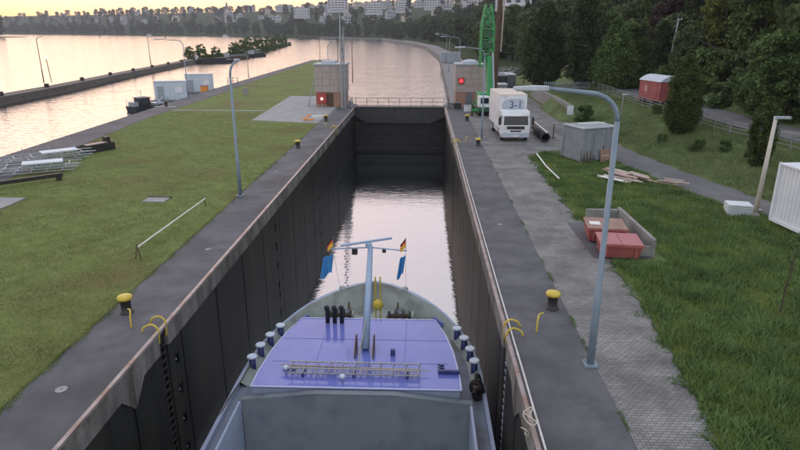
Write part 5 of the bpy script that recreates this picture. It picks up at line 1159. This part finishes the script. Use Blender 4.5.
def town():
    random.seed(5)
    u = 560; k = 0
    while u < 1950:
        for lo, hi in ((95, 150), (165, 260), (280, 420)):
            if random.random() < (.12 if u < 1250 else .45): continue
            d = random.uniform(lo, hi); uu = u + random.uniform(-14, 14); x, y = shore(uu, d); z = hfar(uu, d)
            rz = -math.atan2(x-3, y) + random.uniform(-.5, .5); w = random.uniform(8, 16); h = random.uniform(6, 11)
            rf = random.choice(['gable','gable','hip','flat']); wm = random.choice(['whitewall','cream','greyrender','greyrender']); rm = random.choice(['rooftile','roofgrey','roofgrey'])
            wn = {'whitewall':'white','cream':'cream','greyrender':'grey'}[wm]; rn = {'gable':'gabled','hip':'hipped','flat':'flat'}[rf]
            house(x, y, z, w, random.uniform(9,13), h, '%s%s %s roofed house in the town %s %s' % ('wide ' if w > 13 else 'small ' if w < 10 else '', wn, rn, 'lower row' if lo < 100 else 'middle row' if lo < 200 else 'upper row', 'near the poplar' if uu < 660 else 'behind the islet' if uu < 1000 else 'behind the river wall' if uu < 1450 else 'at far left'), wm, rf, rz, 3 if w < 15 else 4, 2 if h < 10 else 3, rm, '%s %s roofed town houses' % (wn, rn)); k += 1
        u += 21 if u < 1250 else 45
    for i, (x, y, z, w, h, lab) in enumerate(((-108, 825, 34, 26, 12, 'wide white terraced apartment block under the sunset glow'), (-60, 810, 31, 22, 11, 'white apartment block right of the tall poplar'), (-22, 805, 33, 20, 11, 'pale apartment block left of the canal bend hillside'), (14, 800, 36, 20, 11, 'pale stepped apartment block above the canal bend'), (-170, 900, 28, 22, 10, 'pale terraced block on the slope left of the wide white one'))):
        house(x, y, z, w, 14, h, lab, 'whitewall', 'flat', -math.atan2(x-3, y), 6, 4, 'roofgrey', name='apartment_block', balc=True)
    # church spire on the left skyline
    x, y = shore(1500, 380); t = thing('church_tower', 'thin church spire on the left skyline', 'church', (x, y, hfar(1500, 380))); MB().box(-3,3,-3,3,-3,12).build('tower', 'greyrender', t); MB().add([(-3.2,-3.2,12),(3.2,-3.2,12),(3.2,3.2,12),(-3.2,3.2,12),(0,0,27)], [(0,1,4),(1,2,4),(2,3,4),(3,0,4),(0,3,2,1)]).build('spire', 'roofgrey', t)
    # hillside houses at right
    house(38, 250, 14, 14, 10, 8, 'white hillside house above the drilling mast', 'whitewall', 'flat', R(-9), 4, 2, 'roofgrey', name='hillside_house', balc=True)
    house(57, 252, 15, 13, 10, 7, 'second pale hillside house right of the drilling mast', 'greyrender', 'gable', R(-12), 3, 2, 'roofgrey', name='hillside_house', balc=True)
    house(61, 185, 14.5, 10, 8, 6, 'white balconied house high on the slope above the red trailer', 'white', 'flat', R(-19), 4, 2, 'roofgrey', name='hillside_house', balc=True)
    t = thing('orange_awning', 'small orange awning glowing on the wooded hillside', 'awning', (38.3, 205, 11.5), R(-10)); MB().prism([(-2.6,0,1.6),(2.6,0,1.6),(2.6,1.6,2.7),(-2.6,1.6,2.7)], (0,0,.12)).build('cloth', 'orange', t)
    for x in (-2.5,-.9,.9,2.5): MB().bar((x,.05,-2),(x,.05,1.6),.12).build('post', 'wood', t)
town()

# ---------------------------------------------------------------- haze
hm = bpy.data.materials.new('haze'); hm.use_nodes = True; n, l = hm.node_tree.nodes, hm.node_tree.links
n.remove(n['Principled BSDF']); pv = n.new('ShaderNodeVolumePrincipled'); pv.inputs['Color'].default_value = (.78, .80, .90, 1); pv.inputs['Density'].default_value = .00019; pv.inputs['Anisotropy'].default_value = .2
l.new(pv.outputs[0], n['Material Output'].inputs['Volume'])
hz = MB().box(-2500, 1000, -80, 2500, -12, 92).build('haze', hm); tag(hz, 'thin evening haze over the river valley', 'haze', kind='stuff')
